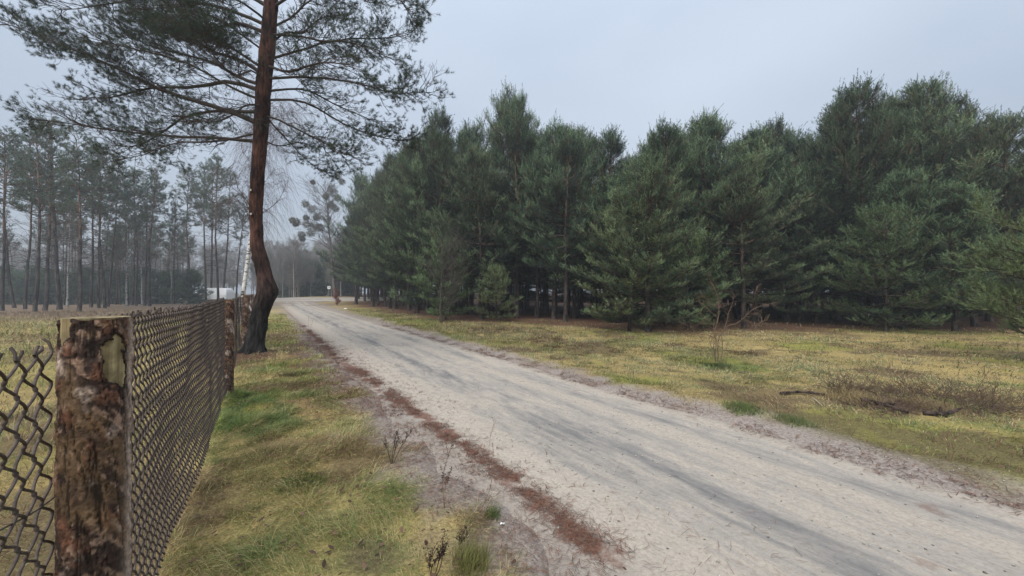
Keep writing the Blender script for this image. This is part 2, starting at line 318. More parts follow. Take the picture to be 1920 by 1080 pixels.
# ------------------------------------------------------------------ road
def road_material():
    m, t, b, new, link = nodes('sandy_road')
    tc = new('ShaderNodeTexCoord'); at = new('ShaderNodeAttribute'); at.attribute_name = 'col'   # r,g carry across / along in metres
    sp = new('ShaderNodeSeparateColor'); link(at.outputs['Color'], sp.inputs[0])
    A, Sx = sp.outputs[0], sp.outputs[1]
    cb = new('ShaderNodeCombineXYZ'); link(A, cb.inputs[0]); link(Sx, cb.inputs[1])
    st = mapping(new, link, cb.outputs[0], (4.0, .5, 1)); st2 = mapping(new, link, cb.outputs[0], (11, 2.6, 1))
    n1 = noise(new, link, st, 1.0, 5, .6); n2 = noise(new, link, st2, 1.0, 5, .7); n3 = noise(new, link, tc.outputs['Object'], 34, 6, .8); n4 = noise(new, link, tc.outputs['Object'], 1.1, 4, .6)
    def math_(op, *q):
        k = new('ShaderNodeMath'); k.operation = op
        for ii, z in enumerate(q):
            if hasattr(z, 'is_linked'): link(z, k.inputs[ii])
            else: k.inputs[ii].default_value = z
        return k.outputs[0]
    def gauss(c, wd, amp):
        wob = math_('MULTIPLY_ADD', n4.outputs[0], .3, c - .15); d = math_('DIVIDE', math_('SUBTRACT', A, wob), wd)
        return math_('MULTIPLY', math_('POWER', 2.718, math_('MULTIPLY', math_('MULTIPLY', d, d), -1.0)), amp)
    tr = math_('ADD', math_('ADD', gauss(2.95, .40, .70), gauss(4.22, .22, .55)), math_('ADD', gauss(2.40, .12, .30), gauss(3.60, .20, .36)))
    br = ramp(new, [(.36, (.25,) * 3), (.62, (1.2,) * 3)]); link(n1.outputs[0], br.inputs[0])
    fac = math_('MULTIPLY', tr, br.outputs[0]); fac = math_('ADD', fac, math_('MULTIPLY', math_('SUBTRACT', n2.outputs[0], .5), 1.25)); fac = math_('ADD', fac, math_('MULTIPLY', math_('SUBTRACT', n3.outputs[0], .5), .9))
    rc = ramp(new, [(0, (.45, .395, .33)), (.3, (.375, .34, .297)), (.7, (.24, .228, .215)), (1, (.16, .155, .152))]); link(fac, rc.inputs[0])
    # damp, needle strewn margins
    n5 = noise(new, link, tc.outputs['Object'], 5, 5, .65)
    L = new('ShaderNodeMapRange'); L.inputs[1].default_value = 1.95; L.inputs[2].default_value = 1.45; link(math_('MULTIPLY_ADD', n5.outputs[0], .55, math_('SUBTRACT', A, .27)), L.inputs[0])
    Q = new('ShaderNodeMapRange'); Q.inputs[1].default_value = 4.5; Q.inputs[2].default_value = 4.85; link(math_('MULTIPLY_ADD', n5.outputs[0], .5, math_('SUBTRACT', A, .25)), Q.inputs[0])
    ed = math_('MULTIPLY', math_('MAXIMUM', L.outputs[0], Q.outputs[0]), .8)
    me_ = ramp(new, [(.38, (.31, .275, .24)), (.62, (.245, .205, .178))]); link(n5.outputs[0], me_.inputs[0]); c = mix(new, link, 'MIX', ed, rc.outputs[0], me_.outputs[0])
    # needle drift: its own shape, along the left margin
    dcen = new('ShaderNodeMapRange'); dcen.inputs[1].default_value = 3; dcen.inputs[2].default_value = 10; dcen.inputs[3].default_value = 1.76; dcen.inputs[4].default_value = 1.48; link(Sx, dcen.inputs[0])
    dd = math_('DIVIDE', math_('SUBTRACT', math_('MULTIPLY_ADD', n5.outputs[0], .34, math_('SUBTRACT', A, .17)), dcen.outputs[0]), .12)
    dg = math_('POWER', 2.718, math_('MULTIPLY', math_('MULTIPLY', dd, dd), -1.0))
    n6 = noise(new, link, tc.outputs['Object'], 24, 4, .7); n7 = noise(new, link, tc.outputs['Object'], 2.3, 2, .5)
    dm = new('ShaderNodeMapRange'); dm.inputs[1].default_value = .50; dm.inputs[2].default_value = .80
    link(math_('ADD', math_('MULTIPLY', dg, .62), math_('ADD', math_('MULTIPLY', n6.outputs[0], .35), math_('MULTIPLY', math_('SUBTRACT', n7.outputs[0], .53), 2.2))), dm.inputs[0])
    c = mix(new, link, 'MIX', math_('MULTIPLY', dm.outputs[0], .85), c, (.175, .085, .06))
    gr = ramp(new, [(.3, (.60,) * 3), (.52, (.97,) * 3), (.72, (1.22,) * 3)]); link(n3.outputs[0], gr.inputs[0]); c = mix(new, link, 'MULTIPLY', 1.0, c, gr.outputs[0])
    link(c, b.inputs['Base Color']); b.inputs['Roughness'].default_value = .95; b.inputs['Specular IOR Level'].default_value = .15
    hsum = math_('ADD', n3.outputs[0], math_('MULTIPLY', n2.outputs[0], .8)); bump(new, link, hsum, b, .6, .016)
    return m
M_ROAD = road_material()
def ribbon(name, aa, sv, hf, fn=XY):
    A, Sg = np.meshgrid(aa, sv); X, Y = fn(A, Sg); Z = hf(X, Y)
    V = np.stack([X, Y, Z], -1).reshape(-1, 3); n = len(aa); i = (np.arange(len(sv) - 1)[:, None] * n + np.arange(n - 1)).ravel()
    g = Geo(); g.add(V, np.stack([i, i + 1, i + n + 1, i + n], 1), np.stack([A, Sg, A * 0], -1).reshape(-1, 3)); return struct(g.build(name, M_ROAD))
sv = axis_grid(-6, 66, 0, 10, .06, 1.05)
ribbon('road', np.linspace(.85, 5.9, 70), sv, h_road)
def xt(a, s): return s, 57 + (a - 3) * 2.4 + .12 * (s + 30)          # the track the road runs into
ribbon('cross_track', np.linspace(1.2, 4.9, 24), np.arange(-75, -8, 1.0), lambda X, Y: h_ground(X, Y) + .03 + .10 * np.sin(np.clip((Y - 57 - .12 * (X + 30)) / 2.4 / 1.9, -1, 1) * 1.5) * 0, xt)

# ------------------------------------------------------------------ grass and litter
def blades(g, x, y, L, wd, lean, col, r):
    n = len(x); z = h_ground(x, y) - .005; ph = 9 * fbm(x * .9, y * .9, 61, 3) + 3 * fbm(x * 4, y * 4, 62, 2) + r.normal(0, .9, n); d = np.stack([np.cos(ph), np.sin(ph)], 1)
    le = np.radians(np.clip(lean * r.uniform(.5, 1.35, n), 0, 86)); b = np.stack([x, y, z], 1)
    up = lambda t, k: np.c_[d * (np.sin(le * k) * L * t)[:, None], np.cos(le * k) * L * t]
    m = b + up(.5, .8); tp = b + up(.5, .8) + np.c_[d * (np.sin(np.minimum(le * 1.35, 1.75)) * L * .5)[:, None], np.cos(np.minimum(le * 1.35, 1.75)) * L * .5]
    tp[:, 2] = np.maximum(tp[:, 2], z + .012)
    pw = np.c_[-d[:, 1], d[:, 0], r.normal(0, .4, n)] * (wd * .5)[:, None] if np.ndim(wd) else np.c_[-d[:, 1], d[:, 0], r.normal(0, .4, n)] * wd * .5
    V = np.stack([b - pw, b + pw, m + pw * .8, m - pw * .8, tp], 1).reshape(-1, 3); k = np.arange(n) * 5
    c = np.repeat(col, 5, 0)
    g.add(V, np.stack([k, k + 1, k + 2, k + 3], 1), c); g.f.append((np.stack([k + 3, k + 2, k + 4], 1) + g.n - 5 * n)); g.mi.append(np.zeros(n, np.int32))
def grass_col(x, y, r, pg=1.):
    c, gr, wg, wm, wl = zone(x, y); n = len(x)
    pick = r.random(n); tone = r.uniform(.6, 1.4, n)[:, None]
    straw = np.array([.45, .365, .205]); green = np.array([.15, .205, .08]); moss = np.array([.27, .29, .09]); dry = np.array([.22, .15, .08])
    col = np.where((pick < .28 + .55 * wg)[:, None], green, np.where((pick < .38 + .55 * wg + .5 * wm)[:, None], moss, np.where((pick > .93)[:, None], dry, straw)))
    wh = ss(18, 26, y) * (AS(x, y)[0] < -.45)
    col = lerp(col, np.array([.21, .145, .10]), (wh * .8)[:, None])
    wb2 = .7 * ss(.54, .66, fbm(x * .8 - 9, y * .8, 36, 4)); col = np.where((r.random(n) < wb2)[:, None], np.array([.19, .125, .075]), col)
    vg = (AS(x, y)[0] > -.55) & (AS(x, y)[0] < 1.6); col = np.where(vg[:, None], col * np.array([1.24, 1.28, 1.12]), col)   # the verge is fresher, and brightened to offset the shading on it
    return col * tone, gr
def scatter(n, a0, a1, s0, s1, r, pw=1.0):
    a = r.uniform(a0, a1, n); s = s0 + (s1 - s0) * r.random(n) ** pw; return XY(a, s)
def seen(x, y, m=.55): return (y > .3) & (np.abs(x) / np.maximum(y, .1) < 1.371 + m)
gb = Geo(); r = np.random.default_rng(3)
def sow(n, a0, a1, s0, s1, pw, L0, wk, lean, ymax=99):
    x, y = scatter(n, a0, a1, s0, s1, r, pw); c, gr = grass_col(x, y, r)
    cl = fbm(x * 4, y * 4, 77, 2); k = seen(x, y) & (r.random(n) < gr * (.15 + 1.25 * cl)) & (y < ymax) & ((y < edge_y(x) + 1.5) | (AS(x, y)[0] < 2)); x, y, c, cl = x[k], y[k], c[k], cl[k]
    dist = np.hypot(x, y); n = len(x); L = L0 * r.uniform(.45, 1.35, n) * (.35 + 2.2 * cl ** 2)
    blades(gb, x, y, L, np.clip(wk * .85 * dist, .0020, .02), lean, c, r)
sow(210000, -.5, 1.5, -.5, 8, 1.25, .088, .0009, 72)
sow(60000, -.5, 1.35, 7, 32, 1.4, .09, .0010, 64)
sow(80000, -9, -.5, -3, 8, 1.0, .14, .0011, 58)
sow(60000, -22, -.5, 4, 30, 1.2, .16, .0012, 52)
sow(230000, 4.75, 11, -11, 9, 1.0, .065, .0010, 74)
sow(130000, 4.75, 16, -12, 18, 1.0, .085, .0011, 70)
sow(60000, -44, -.6, 12, 46, .8, .22, .0011, 50)
sow(60000, 15, 34, -26, 10, 1.0, .11, .0012, 66)
sow(30000, 4.9, 9, 8, 36, 1.3, .12, .0011, 55)
n = 5200; x, y = scatter(n, 4.9, 20, -12, 22, r, 1.0); x2, y2 = scatter(1500, -.4, 1.4, 0, 22, r, 1.3); x = np.r_[x, x2]; y = np.r_[y, y2]; k = seen(x, y) & (y < edge_y(x) + .5) & (fbm(x * .9, y * .9, 88, 3) > .47); x, y = x[k], y[k]; n = len(x)
blades(gb, x, y, r.uniform(.10, .26, n), np.clip(.0007 * np.hypot(x, y), .002, .008), 26, np.array([.15, .10, .065]) * r.uniform(.5, 1.6, (n, 1)), r)     # dead stalks
tag(gb.build('grass', M_BLADE, smooth=False), 'short straw yellow and green winter grass covering the verge and meadow', 'grass', kind='stuff')

gl = Geo(); r = np.random.default_rng(5)
def litter(n, acen, aw, s0, s1, pw, cov):
    s = s0 + (s1 - s0) * r.random(n) ** pw; a = np.interp(s, [3, 10], [acen[0], acen[1]]) + r.normal(0, aw, n)
    x, y = XY(a, s); k = seen(x, y, .05) & (fbm(x * 3.2, y * 3.2, 55, 3) > cov); x, y, a, s = x[k], y[k], a[k], s[k]; n = len(x)
    aL, aR = road_in(a, s); z = np.maximum(h_road(x, y), h_ground(x, y)) + r.uniform(.004, .02, n)
    ph = r.uniform(0, np.pi * 2, n); L = r.uniform(.025, .045, n); d = np.c_[np.cos(ph) * L, np.sin(ph) * L, r.normal(0, .004, n)]
    w_ = np.c_[-np.sin(ph), np.cos(ph), np.zeros(n)] * np.clip(.0005 * np.hypot(x, y), .0009, .005)[:, None]; c0 = np.c_[x, y, z]
    bend = np.c_[-np.sin(ph), np.cos(ph), np.zeros(n)] * r.normal(0, .006, n)[:, None]
    V = np.stack([c0 - d - w_, c0 - d + w_, c0 + bend + w_, c0 + bend - w_, c0 + d + w_ * .6, c0 + d - w_ * .6], 1).reshape(-1, 3); k = np.arange(n) * 6
    c = np.where((r.random(n) < .35)[:, None], np.array([.13, .095, .075]), np.array([.175, .08, .052])) * r.uniform(.5, 1.5, n)[:, None]
    gl.add(V, np.r_[np.stack([k, k + 1, k + 2, k + 3], 1), np.stack([k + 3, k + 2, k + 4, k + 5], 1)], np.repeat(c, 6, 0))
litter(15000, (1.76, 1.5), .08, -.5, 22, 1.6, .50)
litter(10000, (1.40, 1.28), .30, -.5, 18, 1.5, .36)
litter(600, (2.2, 2.1), .4, 0, 12, 1.2, .4)
litter(6000, (4.75, 4.85), .13, -3, 20, 1.0, .45)
litter(5000, (.6, .7), .6, 5, 14, 1.0, .3)
tag(gl.build('needle_litter', vcol('fallen_needles', .85)), 'reddish brown fallen pine needles drifted along the road margins', 'pine needles', kind='stuff')
glf = Geo(); n = 1500; x, y = scatter(n, -.4, 1.7, -.5, 14, r, 1.4); x2, y2 = scatter(900, 4.7, 9, -8, 9, r); x = np.r_[x, x2]; y = np.r_[y, y2]; k = seen(x, y) & (fbm(x * 1.6, y * 1.6, 66, 3) > .46); x, y = x[k], y[k]; n = len(x)
uv = np.array([[-1, 0, 0], [-.4, .5, .1], [.4, .45, .15], [1, 0, .3], [.4, -.45, .1], [-.4, -.5, .2]]); ph = r.uniform(0, 6.28, n); sz = r.uniform(.010, .026, n); tl = r.uniform(-.5, .8, (n, 1))
px_ = uv[None, :, 0] * np.cos(ph)[:, None] - uv[None, :, 1] * np.sin(ph)[:, None]; py_ = uv[None, :, 0] * np.sin(ph)[:, None] + uv[None, :, 1] * np.cos(ph)[:, None]
V = np.stack([x[:, None] + px_ * sz[:, None], y[:, None] + py_ * sz[:, None], (np.maximum(h_ground(x, y), h_road(x, y)) + r.uniform(.015, .05, n))[:, None] + (uv[None, :, 2] + tl * uv[None, :, 0]) * sz[:, None] * .7], -1)
glf.add(V, np.arange(n * 6).reshape(-1, 6), np.repeat(np.array([.10, .062, .042]) * r.uniform(.4, 2.0, (n, 1)), 6, 0))
tag(glf.build('leaf_litter', vcol('dead_leaves', .8), smooth=False), 'dead brown leaves scattered over the grass of both verges', 'leaves', kind='stuff')
gp = Geo(); n = 2600; a = r.uniform(1.3, 5.3, n); s = r.uniform(-3, 14, n) ; x, y = XY(a, s); k = seen(x, y); x, y = x[k], y[k]; n = len(x)
sz = r.uniform(.003, .011, n); z = np.maximum(h_road(x, y), h_ground(x, y)) + sz * .2
oct_ = np.array([[1, 0, 0], [0, 1, 0], [-1, 0, 0], [0, -1, 0], [0, 0, .7], [0, 0, -.7.__abs__() * -1]]); tri = np.array([[0, 1, 4], [1, 2, 4], [2, 3, 4], [3, 0, 4], [1, 0, 5], [2, 1, 5], [3, 2, 5], [0, 3, 5]])
V = np.c_[x, y, z][:, None] + oct_[None] * (sz[:, None, None] * r.uniform(.6, 1.4, (n, 6, 1)))
gp.add(V, (tri[None] + np.arange(n)[:, None, None] * 6).reshape(-1, 3), np.repeat(np.array([.38, .35, .31]) * r.uniform(.4, 1.5, (n, 1)), 6, 0))
tag(gp.build('gravel', vcol('pebbles', .8)), 'scattered small pale pebbles and grit on the sandy road', 'gravel', kind='stuff')

# ------------------------------------------------------------------ fence
FA, FB = np.array([-1.165, 1.05]), np.array([-4.36, 5.77]); FD = (FB - FA) / np.linalg.norm(FB - FA); FN = np.array([FD[1], -FD[0]])
fence = thing('wire_fence', 'rusty chain link fence on rough bark covered posts along the left verge', 'fence', (FA[0], FA[1], 0)); FO = np.array([FA[0], FA[1], 0])
fpos = [0., float(np.linalg.norm(FB - FA)), 12.1, 17.6, 23.2, 29.0]
M_WIRE = plain('rusty_wire', (.078, .059, .050), .75, .5, 60, .35)
def post_material():
    m, t, b, new, link = nodes('cut_post_wood'); tc = new('ShaderNodeTexCoord'); v = mapping(new, link, tc.outputs['Object'], (1, 1, .08))
    n = noise(new, link, v, 48, 4); n2 = noise(new, link, tc.outputs['Object'], 22, 3); r_ = ramp(new, [(.3, (.06, .042, .026)), (.48, (.22, .165, .09)), (.66, (.40, .33, .20))]); link(n.outputs[0], r_.inputs[0])
    r2 = ramp(new, [(.35, (.55, .55, .45)), (.6, (1.1, 1.1, 1))]); link(n2.outputs[0], r2.inputs[0]); c = mix(new, link, 'MULTIPLY', 1., r_.outputs[0], r2.outputs[0])
    link(c, b.inputs['Base Color']); b.inputs['Roughness'].default_value = .85; bump(new, link, n.outputs[0], b, .5, .004); return m
M_POST = post_material(); M_FLAKE = vcol('flaky_pine_bark', .85, 0, .25, .5, 70, .006)
def wrap(fn, th, z, k):   # noise on a cylinder
    return fn(np.cos(th) * k + 50, np.sin(th) * k + z * k * 1.2)
def make_post(d, top, rad, seed, nth, nz, hole=None, lean=(0, 0)):
    c = FD * d; gnd = gz(FA[0] + c[0], FA[1] + c[1]); z0 = gnd - .08
    th = np.linspace(0, 2 * np.pi, nth, endpoint=False); zz = np.linspace(z0, top, nz); TH, Z = np.meshgrid(th, zz); bl = 1 - ss(5.4, 2 * np.pi, TH)
    cyl = lambda k, s, o, st=.75: .5 * (fbm(TH * k + s * 3.7, Z / rad * k * st, s, o) * bl + fbm((TH - 2 * np.pi) * k + s * 3.7, Z / rad * k * st, s, o) * (1 - bl)) + .5 * fbm(np.cos(TH) * k + 9 + s, np.sin(TH) * k + Z / rad * k * st, s + 50, o)
    def put(name, Rr, zt, mat, colr, parent, cap):
        X = c[0] + np.cos(TH) * Rr + lean[0] * (Z - z0); Y = c[1] + np.sin(TH) * Rr + lean[1] * (Z - z0)
        V = np.stack([X, Y, zt], -1).reshape(-1, 3); i = (np.arange(nz - 1)[:, None] * nth + np.arange(nth)); j = (np.arange(nz - 1)[:, None] * nth + (np.arange(nth) + 1) % nth)
        g = Geo(); g.add(V, np.stack([i, j, j + nth, i + nth], -1).reshape(-1, 4), colr)
        if cap: g.add(V[-nth:], np.arange(nth)[None], np.array([.4, .36, .22]))
        return g.build(name, mat, parent)
    core = rad * .88 * (1 + .03 * (cyl(.8, seed, 2) - .5))
    po = put('post', core, Z, M_POST, None, fence, True)
    b1 = cyl(1.5, seed + 1, 4); b2 = cyl(2.4, seed + 2, 3); b3 = cyl(7, seed + 3, 3)
    plate = np.floor(b2 * 9) / 9 + .5 * np.floor(b1 * 5) / 5
    br = np.maximum(rad * (.965 + .17 * (plate - .72) + .09 * (b3 - .5)), core + .003)
    shade = np.clip((plate - .45) / .6, 0, 1)
    dk = np.array([.035, .022, .018]); rd = np.array([.13, .060, .036]); gy_ = np.array([.36, .28, .23])
    colr = lerp(dk, rd, ss(.25, .7, shade)[..., None]); b4 = cyl(5, seed + 9, 3); colr = lerp(colr, np.array([.26, .17, .12]), (ss(.56, .66, b4) * .75)[..., None]); colr = lerp(colr, np.array([.15, .095, .05]), (ss(.50, .66, cyl(1.3, seed + 11, 3)) * .6)[..., None])
    ck = np.abs(fbm(np.cos(TH) * 3.2 + 5, np.sin(TH) * 3.2 + Z * 4.5, seed + 20, 4) - .5); crk = ss(.035, .008, ck); ck2 = np.abs(fbm(np.cos(TH) * 7 + 5, np.sin(TH) * 7 + Z * 30, seed + 21, 3) - .5); crk = np.maximum(crk, .7 * ss(.03, .005, ck2)); br = np.maximum(br - .007 * crk, core + .002); wgr = ss(.55, .75, cyl(1.0, seed + 5, 3) + .25 * (b3 - .5))
    if hole is not None: wgr = np.maximum(wgr, np.exp(-((np.angle(np.exp(1j * (TH - hole['grey'])))) / .24) ** 2) * .95)
    colr = lerp(colr, gy_ * (.6 + .8 * b3[..., None]), wgr[..., None]); colr = colr * 1.3 * (.7 + .6 * b3[..., None]) * (1 - .75 * crk[..., None])
    if hole is not None:
        for (tc_, tw, z1, z2) in hole['win']:
            dth = np.abs(np.angle(np.exp(1j * (TH - tc_)))) / tw; dz = np.abs(Z - (z1 + z2) / 2) / ((z2 - z1) / 2)
            m_ = (np.abs(dth) ** 3 + dz ** 3) ** (1 / 3) + 1.7 * (b1 - .5) + 1.2 * (b2 - .5) + .5 * (b3 - .5); br = np.where(m_ < 1, core - .012, br); colr = np.where(((m_ >= 1) & (m_ < 1.18))[..., None], dk * .8, colr)
    zt = Z + (Z > top - .02) * (.02 * (cyl(4, seed + 8, 2) - .6))
    put('bark', br, zt, M_FLAKE, colr.reshape(-1, 3), po, False)
    return po
cdir = math.atan2(-FA[1], -FA[0])          # from the near post towards the viewer
po = make_post(0, 1.530, .076, 3, 150, 420, dict(grey=cdir + 1.18, win=[(cdir + .50, .34, 1.352, 1.478), (cdir - 1.05, .30, 1.465, 1.57)]))
po['label'] = 'thick nearest post with a bare yellow patch where bark is missing'
make_post(fpos[1], 1.49, .062, 23, 48, 160)
make_post(fpos[2], 1.52, .085, 41, 32, 90, None, (.02, .03)); make_post(fpos[3], 1.45, .06, 51, 20, 50); make_post(fpos[4], 1.47, .06, 61, 16, 40); make_post(fpos[5], 1.47, .06, 71, 16, 40)
def mesh_panel(d0, d1, ztop, sides, sub, seed, rr=.0023, sag=.03, bulge=.03, rm=1, qx=1.):
    """woven diamond mesh: flattened coils, each hooked into the next"""
    q = .0430 * rm; qh = q * qx; nw = int((d1 - d0) / qh); nz = int(1.40 / q); rr = rr
    k = np.arange(nz * sub + 1) / sub; ph = k % 2; tri = np.where(ph < 1, ph, 2 - ph); tri = tri * 1.0
    tri = .5 + .62 * np.sin((tri - .5) * np.pi * .82) / np.sin(np.pi * .41); dep = .0042 * np.sin(k * np.pi + .4)
    dd = np.empty((nw, len(k))); 
    for w_ in range(nw): dd[w_] = d0 + (w_ + (tri if w_ % 2 == 0 else 1 - tri)) * qh
    t = (dd - d0) / (d1 - d0); zt = ztop - sag * 4 * t * (1 - t); Z = zt - (k * q)[None] * (1 + .06 * (fbm(dd * 1.5, dd * 0, seed, 2) - .5))
    gl_ = .02
    off = bulge * (fbm(dd * 1.1, Z * 1.6, seed, 3) - .5) * 2 + dep[None] * np.where(np.arange(nw) % 2, 1, 1)[:, None] + .16 * np.clip(.6 - Z, 0, 1) ** 2 - .078
    Z = Z + .012 * (fbm(dd * 2.3, Z * 1.2, seed + 4, 2) - .5)
    XYc = FD[None, None] * dd[..., None] + FN[None, None] * off[..., None]
    Pt = np.concatenate([XYc, Z[..., None]], -1); g = Geo(); tubes(g, Pt, rr, sides)
    top = Pt[:, 0]; r_ = np.random.default_rng(seed)      # cut wire ends along the top selvedge
    tip = top + np.c_[np.outer(r_.normal(.6, .5, nw), FD) * .03 + np.outer(r_.normal(0, .3, nw), FN) * .03, r_.uniform(.012, .034, nw)]
    tubes(g, np.stack([top, (top + tip) / 2 + r_.normal(0, .003, (nw, 3)), tip], 1), rr, sides)
    for zz in (.03, .5) if sag else ():
        dw = np.linspace(d0, d1, 40); z_ = ztop - sag * 4 * ((dw - d0) / (d1 - d0)) * (1 - (dw - d0) / (d1 - d0)) - zz
        tubes(g, np.c_[FD[0] * dw + FN[0] * -.076, FD[1] * dw + FN[1] * -.076, z_], .002, sides)
    return g.build('wire_mesh', M_WIRE, fence)
mesh_panel(-1.05, .0, 1.445, 7, 5, 5, .0033, .0, .02)
mesh_panel(.05, fpos[1], 1.495, 4, 3, 8, .0044, .02, .04, 1, .74)
mesh_panel(fpos[1], fpos[2], 1.47, 3, 1, 9, .0024, .03, .03)
mesh_panel(fpos[2], fpos[3], 1.45, 3, 1, 10, .003, .03, .03, 2)
mesh_panel(fpos[3], fpos[5], 1.45, 3, 1, 12, .003, .03, .03, 2)
mp_ = lambda Y, z: np.array([-.535 - .69 * Y, Y, z]) - FO
g = Geo(); tubes(g, resample([mp_(.50, 1.12), mp_(.78, 1.10), mp_(.92, 1.062), mp_(1.03, 1.045)], 12), .0021, 6); g.build('wire_strand', M_WIRE, fence)
g = Geo(); tubes(g, resample([P(463, 568, 12.2) - FO, P(469, 577, 12.0) - FO, P(478, 592, 11.8) - FO], 6), .025, 7); g.build('brace', plain('weathered_pole', (.35, .32, .28)), fence)

# ------------------------------------------------------------------ the roadside pine
pine = thing('pine_tree', 'tall roadside pine with black charred trunk base and red brown bark beside the fence', 'tree', tuple(TREE))
TR = [(474, 676, 54), (475, 660, 47), (479, 640, 42), (486, 600, 38), (493, 570, 40), (501, 554, 45), (500, 535, 36), (490, 495, 32), (480, 455, 29), (479, 410, 28), (480, 355, 28.5), (484, 300, 29), (486, 250, 30), (489, 200, 31.5), (492, 150, 33), (496, 100, 33), (500, 50, 32), (504, 0, 30), (509, -90, 26), (513, -180, 22), (516, -280, 17), (518, -380, 11), (520, -470, 5)]
tY = lambda v: 9.3 - .5 * (668 - v) / 668
tp_ = np.array([np.r_[P(u, v, tY(v)) - TREE, wd / F * tY(v) * .81 * .5 * .92] for u, v, wd in TR])
tk = np.array([q[2] for q in tp_]); NR = 420; zz = np.linspace(tk[0] - .05, tk[-1], NR)
cx, cyy, rad = [np.interp(zz, tk, tp_[:, k]) for k in (0, 1, 3)]
ker = np.ones(11) / 11; cx[5:-5] = np.convolve(cx, ker, 'valid'); rad[5:-5] = np.convolve(rad, ker, 'valid')
cx += .03 * (fbm(zz * 1.4, zz * 0, 97, 2) - .5)
NT = 64; th = np.linspace(0, 2 * np.pi, NT, endpoint=False); TH, Zg = np.meshgrid(th, zz)
bk = .5 * (fbm(np.cos(TH) * 3.2 + 4, np.sin(TH) * 3.2 + Zg * 3.5, 91, 4) - .5) + .5 * (fbm(np.cos(TH) * 5 + Zg * .5, np.sin(TH) * 5 + Zg * 6, 92, 3) - .5)
fur = np.abs(fbm(np.cos(TH) * 4.5, np.sin(TH) * 4.5 + Zg * .8, 95, 3) - .5)
low = ss(2.6, .8, Zg)
RR = rad[:, None] * (1 + .55 * bk + low * (.34 * fur - .05)) + .045 * np.exp(-((Zg - 1.62) / .17) ** 2) * np.exp(-(np.angle(np.exp(1j * (TH - 0.2))) / .8) ** 2) + .05 * np.exp(-((Zg - 2.42) / .07) ** 2) * np.exp(-(np.angle(np.exp(1j * (TH - 3.5))) / .5) ** 2)
RR += rad[:, None] * .55 * ss(.40, -.05, Zg) * (.5 + .5 * np.cos(TH * 5 + 1 + .6 * np.sin(TH)))
V = np.stack([cx[:, None] + np.cos(TH) * RR, cyy[:, None] + np.sin(TH) * RR, Zg], -1).reshape(-1, 3)
i = np.arange(NR - 1)[:, None] * NT + np.arange(NT); j = np.arange(NR - 1)[:, None] * NT + (np.arange(NT) + 1) % NT
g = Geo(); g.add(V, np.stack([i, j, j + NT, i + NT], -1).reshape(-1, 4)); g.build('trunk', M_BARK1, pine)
M_CUT = plain('cut_branch_wood', (.34, .30, .25), .9)
for (u, v) in ((476, 362), (477, 406)):
    b = P(u, v, tY(v)) - TREE; g = Geo(); tubes(g, [b, b + np.array([.03, -.19, .03])], [.05, .035], 10); g.add((b + np.array([.03, -.19, .03])) + np.c_[.03 * np.cos(np.arange(10) * .628), np.zeros(10) - .002, .03 * np.sin(np.arange(10) * .628)], np.arange(10)[None], mi=1); g.build('branch_stub', [M_BARK1, M_CUT], pine)
